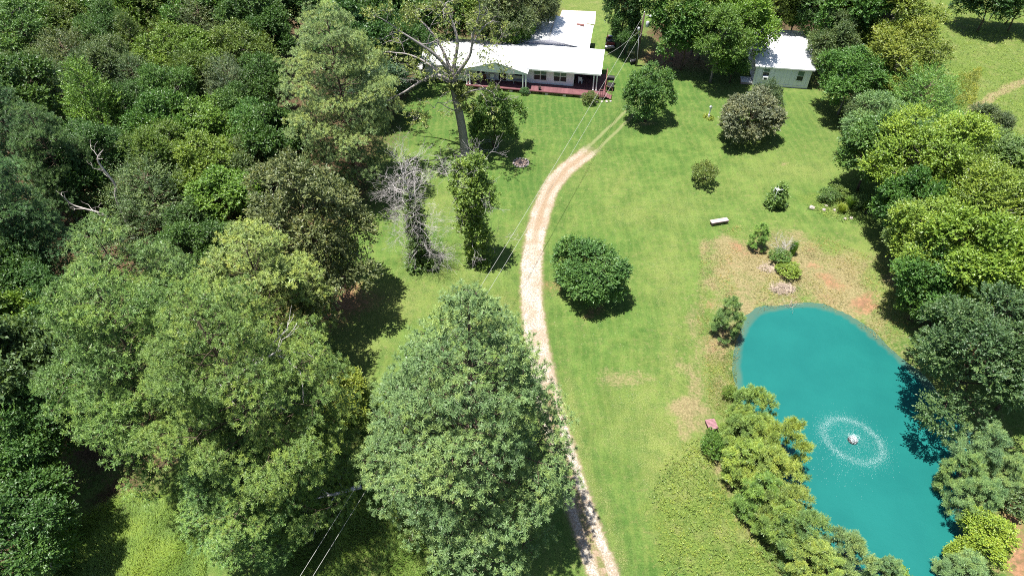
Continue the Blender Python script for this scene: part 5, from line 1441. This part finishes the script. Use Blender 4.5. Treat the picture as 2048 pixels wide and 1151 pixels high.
def grass_clump(px, py, H, R, tint, label, n=260, seed=0, name='grass_clump', cat='grass', straight=.35, width=.022, group=None):
    x, y, _ = W(px, py)
    o = empty(name, (x, y, gz(x, y))); tag(o, label, cat, group)
    rg = np.random.default_rng(seed + int(px))
    a = rg.uniform(0, 6.283, n); r = R * .35 * np.sqrt(rg.random(n))
    b = np.stack([np.cos(a) * r, np.sin(a) * r, np.full(n, -.03)], 1)
    out = np.stack([np.cos(a), np.sin(a), np.zeros(n)], 1)
    l = H * rg.uniform(.6, 1.1, (n, 1)); sp = rg.uniform(.1, 1, (n, 1)) * R * straight * 2
    m_ = b + out * sp * .35 + UP * l * .6; e = b + out * sp + UP * l * (1 - .25 * sp / max(R, .1))
    w = np.stack([-np.sin(a), np.cos(a), np.zeros(n)], 1) * width
    V = np.stack([b - w, b + w, m_ + w * .8, m_ - w * .8, e], 1).reshape(-1, 3)
    k = np.arange(n)[:, None] * 5
    F4 = np.concatenate([k + np.array([[0, 1, 2, 3]]), k + np.array([[3, 2, 4, 4]])])
    me = bpy.data.meshes.new('blades')
    me.from_pydata(V.tolist(), [], [tuple(f) for f in F4[:n].tolist()] + [tuple(f[:3]) for f in F4[n:].tolist()])
    at_ = me.attributes.new('rnd', 'FLOAT', 'FACE'); at_.data.foreach_set('value', rg.uniform(.2, .8, 2 * n).astype(np.float32))
    me.materials.append(M['leaf'])
    c = new_obj('blades', me, None, o); c.color = (*tint, 1)
    return o
FB = 'ornamental grasses in the flower bed'
grass_clump(1681, 424, 1.1, .75, (.15, .19, .03), 'yellow-green mounded grass nearest the lawn in the flower bed', 420, group=FB)
grass_clump(1697, 414, 1.4, .8, (.10, .17, .03), 'taller green grass behind the yellow mounded one', 420, group=FB)
grass_clump(1727, 416, 1.3, .6, (.09, .16, .03), 'upright green grass at the right of the flower bed', 320, group=FB)
grass_clump(1583, 508, 1.7, .75, (.07, .15, .02), 'tall green reeds on the bank beside the bare shrub', 420, straight=.2)
grass_clump(1590, 550, 1.1, .4, (.11, .15, .025), 'small olive reed tuft above the straw heap', 160, straight=.2)
plant('shrub', 'bed_shrub', 1656, 390, 1.5, .9, (.075, .12, .035), 'green leafy shrub at the left of the flower bed', 'shrub')
plant('shrub', 'bed_shrub', 1680, 385, 1.5, .9, (.10, .15, .035), 'pale green shrub at the back of the flower bed', 'shrub')
plant('shrub', 'bed_shrub', 1716, 402, 1.2, .9, (.10, .16, .04), 'light green shrub between the flower bed grasses', 'shrub')
plant('shrub', 'bank_shrub', 1560, 512, 1.0, 1.0, (.055, .10, .022), 'low green shrub on the bank below the bare shrub', 'shrub')
plant('shrub', 'bank_shrub', 1578, 535, .8, 1.1, (.10, .15, .025), 'low yellow-green shrub patch above the straw heap', 'shrub')
rg = np.random.default_rng(63)
for i, (px, py, r, lb) in enumerate([(1623, 416, .32, 'pinkish rock at the left tip of the flower bed'), (1648, 420, .22, 'pale rock left of the mounded grass'), (1652, 412, .2, 'small rock behind the pale rock in the flower bed'), (1690, 438, .2, 'small pale rock in front of the mounded grass'), (1702, 436, .22, 'flat pale rock at the front edge of the flower bed'), (1737, 427, .45, 'dark rock at the right end of the flower bed'), (1669, 420, .18, 'small pinkish rock touching the mounded grass')]):
    x, y, _ = W(px, py)
    mb = MB(); mb.lathe([(r * .8, -.05), (r, r * .25), (r * .8, r * .6), (r * .3, r * .8)], n=8)
    mb.v = [(p + rg.normal() * r * .12, q + rg.normal() * r * .12, z + rg.normal() * r * .05) for p, q, z in mb.v]
    s_ = mb.build('rock', M['stone'] if i != 5 else M['rubber']); s_.location = (x, y, gz(x, y)); tag(s_, lb, 'rock', 'rocks of the flower bed')
# bare grey shrub on the bank
x, y, _ = W(1562, 505)
o = empty('bare_shrub', (x, y, gz(x, y))); tag(o, 'bare grey twiggy shrub on the pond bank', 'shrub')
tb = MB(); tips = []; rg = np.random.default_rng(64)
for i in range(16):
    an = i * .8; grow(tb, rg, (rg.normal() * .12, rg.normal() * .12, -.03), (math.cos(an) * .6, math.sin(an) * .6, 1), .022, .75, 0, 3, tips, .4, (2, 3), .75, 2, .005, .03)
tb.build('twigs', M['bark_pale'], o)
# heap of straw and dry sticks at the water's edge
def straw(px, py, n, R, ln, label, mat, seed, h=.35, up=.25):
    x, y, _ = W(px, py, -.3)
    o = empty('straw_heap', (x, y, gz(x, y))); tag(o, label, 'straw')
    rg = np.random.default_rng(seed); mb = MB()
    for i in range(n):
        a, r = rg.uniform(0, 6.28), R * math.sqrt(rg.random())
        p = np.array([math.cos(a) * r, math.sin(a) * r * .7, rg.uniform(0.0, h) * (1 - r / R * .8)])
        d = unit(np.array([rg.normal(), rg.normal() * .7, rg.normal() * up])) * ln * rg.uniform(.5, 1.2)
        mb.tube([p - d / 2, p + d / 2 + np.array([0, 0, .04])], [.014, .008], 3, False)
    s_ = mb.build('stalks', M[mat], o); s_['kind'] = 'stuff'
straw(1565, 573, 420, 1.1, .9, 'pale pinkish heap of dry straw near the water', 'straw', 65)
straw(1535, 538, 160, .9, .7, 'thin scatter of dry sticks on the bank', 'straw', 66, .1, .1)
x, y, _ = W(1576, 612, -.6)
o = empty('dry_twig_tuft', (x, y, gz(x, y))); tag(o, 'dry twigs poking from the top edge of the pond', 'twigs')
tb = MB(); tips = []
for i in range(9): grow(tb, rg, (rg.normal() * .15, rg.normal() * .1, -.05), (rg.normal() * .5, rg.normal() * .5, 1), .016, .5, 0, 2, tips, .4, (2, 2), .8, 2, .006, .0)
tb.build('twigs', M['straw'], o)

# ------------------------------------------------------------------ fountain
fx_, fy_, _ = W(1705, 880, WATER_Z)
fo = empty('pond_fountain', (fx_, fy_, WATER_Z)); tag(fo, 'floating fountain throwing a ring of spray on the pond', 'fountain')
mb = MB(); mb.lathe([(.30, -.1), (.38, -.02), (.38, .05), (.30, .1), (.12, .12)], n=16); mb.build('float', M['black'], fo)
mb = MB(); mb.lathe([(.09, .121), (.08, .2), (.05, .26), (.045, .3)], n=10); mb.build('nozzle', M['grey_metal'], fo)
rg = np.random.default_rng(70)
def shards(n, P, s, zs=1.):
    """tiny irregular tetrahedra: drops and flecks of foam"""
    d = unit(rg.normal(size=(n, 4, 3))) * (s * rg.uniform(.4, 1.3, (n, 1, 1))); d[..., 2] *= zs
    V = (P[:, None, :] + d).reshape(-1, 3); k = np.arange(n)[:, None, None] * 4
    return V, (k + np.array([[0, 1, 2], [0, 3, 1], [1, 3, 2], [2, 3, 0]])[None]).reshape(-1, 3)
EA, EB, ER = 2.2, 1.8, R_(-38)
def ell(a, r):
    x = np.cos(a) * EA * r; y = np.sin(a) * EB * r
    return x * math.cos(ER) - y * math.sin(ER), x * math.sin(ER) + y * math.cos(ER)
n = 10000; a = rg.uniform(0, 6.283, n); r = 1 + rg.normal(size=n) * .10
x_, y_ = ell(a, r); V, F = shards(n, np.stack([x_, y_, rg.uniform(0, .02, n)], 1), .0095, .4)
me = np_mesh('splash_ring', V, F); o = new_obj('splash_ring', me, M['foam'], fo); o['kind'] = 'stuff'
n = 3000; a = rg.uniform(0, 6.283, n); r = 1 + np.abs(rg.normal(size=n)) * .26 
x_, y_ = ell(a, r); V, F = shards(n, np.stack([x_, y_, np.full(n, .004)], 1), .0095, .4)
n2_ = 2600; a = rg.uniform(0, 6.283, n2_); r = rg.uniform(.1, 1, n2_) ** .7
x_, y_ = ell(a, r); V2, F2 = shards(n2_, np.stack([x_, y_, np.full(n2_, .004)], 1), .0095, .4)
n3_ = 260; x_ = rg.normal(size=n3_) * 1.1 - 1.9; y_ = rg.normal(size=n3_) * .9 - 2.4; V3, F3 = shards(n3_, np.stack([x_, y_, np.full(n3_, .004)], 1), .014, .4)
me = np_mesh('foam_flecks', np.vstack([V, V2, V3]), np.vstack([F, F2 + len(V), F3 + len(V) + len(V2)])); o = new_obj('foam_flecks', me, M['foam'], fo); o['kind'] = 'stuff'
n = 2600; a = rg.uniform(0, 6.283, n); t = rg.random(n); hh = .9 * rg.uniform(.8, 1.1, n)
x_, y_ = ell(a, t); V, F = shards(n, np.stack([x_, y_, .28 + 4 * hh * t * (1 - t) - .28 * t], 1), .007)
n = 700; P = np.stack([rg.normal(size=n) * .16, rg.normal(size=n) * .16, .1 + np.abs(rg.normal(size=n)) * .22], 1); V2, F2 = shards(n, P, .03)
me = np_mesh('spray', np.vstack([V, V2]), np.vstack([F, F2 + len(V)])); o = new_obj('spray', me, M['foam'], fo); o['kind'] = 'stuff'

# ------------------------------------------------------------------ grasses and weeds nobody could count
def scatter(P, n, seed, keep=None):
    rg = np.random.default_rng(seed); lo, hi = P.min(0), P.max(0)
    X = rg.uniform(lo[0], hi[0], n * 3); Y = rg.uniform(lo[1], hi[1], n * 3)
    ok = inside(X, Y, P)
    if keep is not None: ok &= keep(X, Y)
    X, Y = X[ok][:n], Y[ok][:n]
    return rg, X, Y, ground_z(X, Y)
def blades(name, P, n, H, wid, tint, label, seed, lean=.5, keep=None):
    rg, X, Y, Z = scatter(P, n, seed, keep); n = len(X)
    H_ = H * rg.uniform(.5, 1.15, n) * (.5 + .9 * vnoise(X * .8, Y * .8, seed))
    dirx = vnoise(X * .3, Y * .3, seed + 1) * 6.28 * 2; a = dirx + rg.normal(size=n) * .9
    b = np.stack([X, Y, Z - .03], 1); out = np.stack([np.cos(a), np.sin(a), np.zeros(n)], 1)
    w = np.stack([-np.sin(a), np.cos(a), np.zeros(n)], 1) * wid
    m_ = b + out * (H_ * lean * .3)[:, None] + UP * (H_ * .62)[:, None]; e = b + out * (H_ * lean)[:, None] + UP * (H_ * .9)[:, None]
    V = np.stack([b - w, b + w, m_ + w * .8, m_ - w * .8, e, e], 1)
    V = np.stack([V[:, 0], V[:, 1], V[:, 2], V[:, 1] * 0 + V[:, 3], V[:, 4]], 1).reshape(-1, 3)
    k = np.arange(n)[:, None] * 5
    F = np.concatenate([k + np.array([[0, 1, 2]]), k + np.array([[0, 2, 3]]), k + np.array([[3, 2, 4]])])
    t = np.tile(np.clip(.5 + (vnoise(X * .7, Y * .7, seed + 2) - .5) * .8 + rg.normal(size=n) * .15, 0, 1), 3)
    me = np_mesh(name, V, F, t); o = new_obj(name, me, M['leaf']); o.color = (*tint, 1); tag(o, label, 'grass', kind='stuff'); return o
def weeds(name, P, n, H, Ln, Wd, tint, label, seed, cat='weeds', keep=None):
    rg, X, Y, Z = scatter(P, n, seed, keep); n = len(X)
    h = H * (.15 + 1.1 * vnoise(X * .9, Y * .9, seed) * vnoise(X * 2.3, Y * 2.3, seed + 4) * 1.6)
    O = np.stack([X, Y, Z + h * rg.uniform(.2, 1, n)], 1)
    D = unit(rdir(rg, n) + UP * .6)
    tone = np.clip(.5 + (vnoise(X * 1.1, Y * 1.1, seed + 2) - .5) + rg.normal(size=n) * .12, 0, 1)
    V, F, t = twigs_to_leaves(rg, O, unit(D + UP * .5), D, Ln * 1.8, 4, Ln, Wd, tone)
    me = np_mesh(name, V, F, t); o = new_obj(name, me, M['leaf']); o.color = (*tint, 1); tag(o, label, cat, kind='stuff'); return o
blades('tall_grass', poly([(60, 1200), (170, 1030), (260, 985), (400, 990), (420, 1200)]), 22000, .55, .013, (.095, .150, .026), 'tall yellow-green grass at the bottom left', 81, .75)
blades('tall_grass', poly([(560, 1200), (600, 960), (650, 830), (760, 790), (850, 860), (850, 1200)]), 19000, .5, .014, (.085, .140, .024), 'tall green grass between the foreground pines', 82, .75)
WEEDP = poly([(1318, 1190), (1305, 985), (1335, 900), (1400, 872), (1440, 930), (1470, 1020), (1540, 1110), (1600, 1190)])
weeds('weeds', WEEDP, 1100, .22, .14, .06, (.105, .150, .030), 'patch of low leafy weeds left of the shore pines', 83, keep=lambda X, Y: (vnoise(X * .5, Y * .5, 29) + .6 * vnoise(X * 1.7, Y * 1.7, 30) + np.random.default_rng(5).random(len(X)) * .5 > 1.15 - .8 * smooth(-sdf(X, Y, WEEDP), 0, 2.5)))
weeds('bank_weeds', POND, 1, .3, .1, .05, (.1, .13, .03), 'x', 1) if False else None
bank = poly([(1400, 470), (1480, 450), (1640, 470), (1760, 520), (1830, 600), (1800, 700), (1600, 640), (1490, 680), (1470, 800), (1420, 820), (1395, 650)])
weeds('bank_weeds', bank, 3600, .16, .10, .035, (.15, .135, .05), 'sparse yellowish weeds on the bare pond bank', 84, keep=lambda X, Y: (sdf(X, Y, POND) > .1) & (vnoise(X * .5, Y * .5, 9) > .35))
blades('bank_grass', bank, 9000, .20, .008, (.16, .165, .045), 'dry thin grass on the pond bank', 85, .8, keep=lambda X, Y: (sdf(X, Y, POND) > .05) & (vnoise(X * .6, Y * .6, 19) > .3))
weeds('bed_weeds', poly([(1610, 420), (1650, 380), (1720, 380), (1770, 420), (1740, 450), (1680, 445)]), 1500, .35, .11, .05, (.10, .15, .035), 'leafy ground cover of the flower bed', 86)
weeds('undergrowth', poly([(-60, 0), (540, 0), (560, 300), (480, 480), (150, 620), (100, 1150), (-120, 1150)]), 9500, 1.8, .34, .20, (.030, .062, .016), 'dark undergrowth on the floor of the wood', 87, 'undergrowth')
weeds('undergrowth', poly([(1690, 60), (1860, 20), (1900, 200), (2000, 300), (2120, 420), (2120, 780), (1900, 760), (1810, 560), (1760, 400), (1690, 240)]), 8000, 1.6, .26, .15, (.042, .085, .018), 'dark undergrowth below the right tree line', 88, 'undergrowth')
weeds('pasture_weeds', poly([(1880, 20), (2200, 0), (2200, 330), (2050, 340), (1960, 260), (1900, 200), (1860, 100)]), 6500, .30, .15, .06, (.105, .155, .032), 'rough pasture weeds at the top right', 89)
weeds('pasture_shrubs', poly([(1900, 160), (1960, 140), (1950, 210), (1900, 215)]), 1500, .6, .16, .07, (.115, .135, .024), 'yellowish weed patch beside the pasture track', 90)
blades('shore_grass', poly([(1415, 700), (1475, 700), (1480, 800), (1450, 830), (1420, 800)]), 2500, .3, .01, (.12, .15, .03), 'grass fringe on the left shore of the pond', 91, .6, keep=lambda X, Y: sdf(X, Y, POND) > .05)

LAWN = poly([(620, 760), (700, 640), (790, 480), (780, 220), (870, 170), (1200, 205), (1380, 190), (1640, 190), (1690, 400), (1600, 450), (1410, 470), (1400, 860), (1310, 900), (1320, 1190), (1060, 1190), (1000, 700), (800, 800)])
def off_drive(X, Y): return seg_dist(X, Y, DRIVE[::4], False) > 1.3
blades('lawn_tufts', LAWN, 22000, .085, .022, (.075, .120, .024), 'short tufts standing up in the mown lawn', 95, .9, keep=off_drive)
blades('dry_tufts', LAWN, 7000, .07, .020, (.150, .150, .055), 'dry yellow tufts dotted through the lawn', 96, .9, keep=lambda X, Y: off_drive(X, Y) & (vnoise(X * .25, Y * .25, 97) > .5))
blades('rough_stalks', WEEDP, 1600, .45, .012, (.14, .165, .04), 'taller grass stalks among the low weeds', 98, .6)
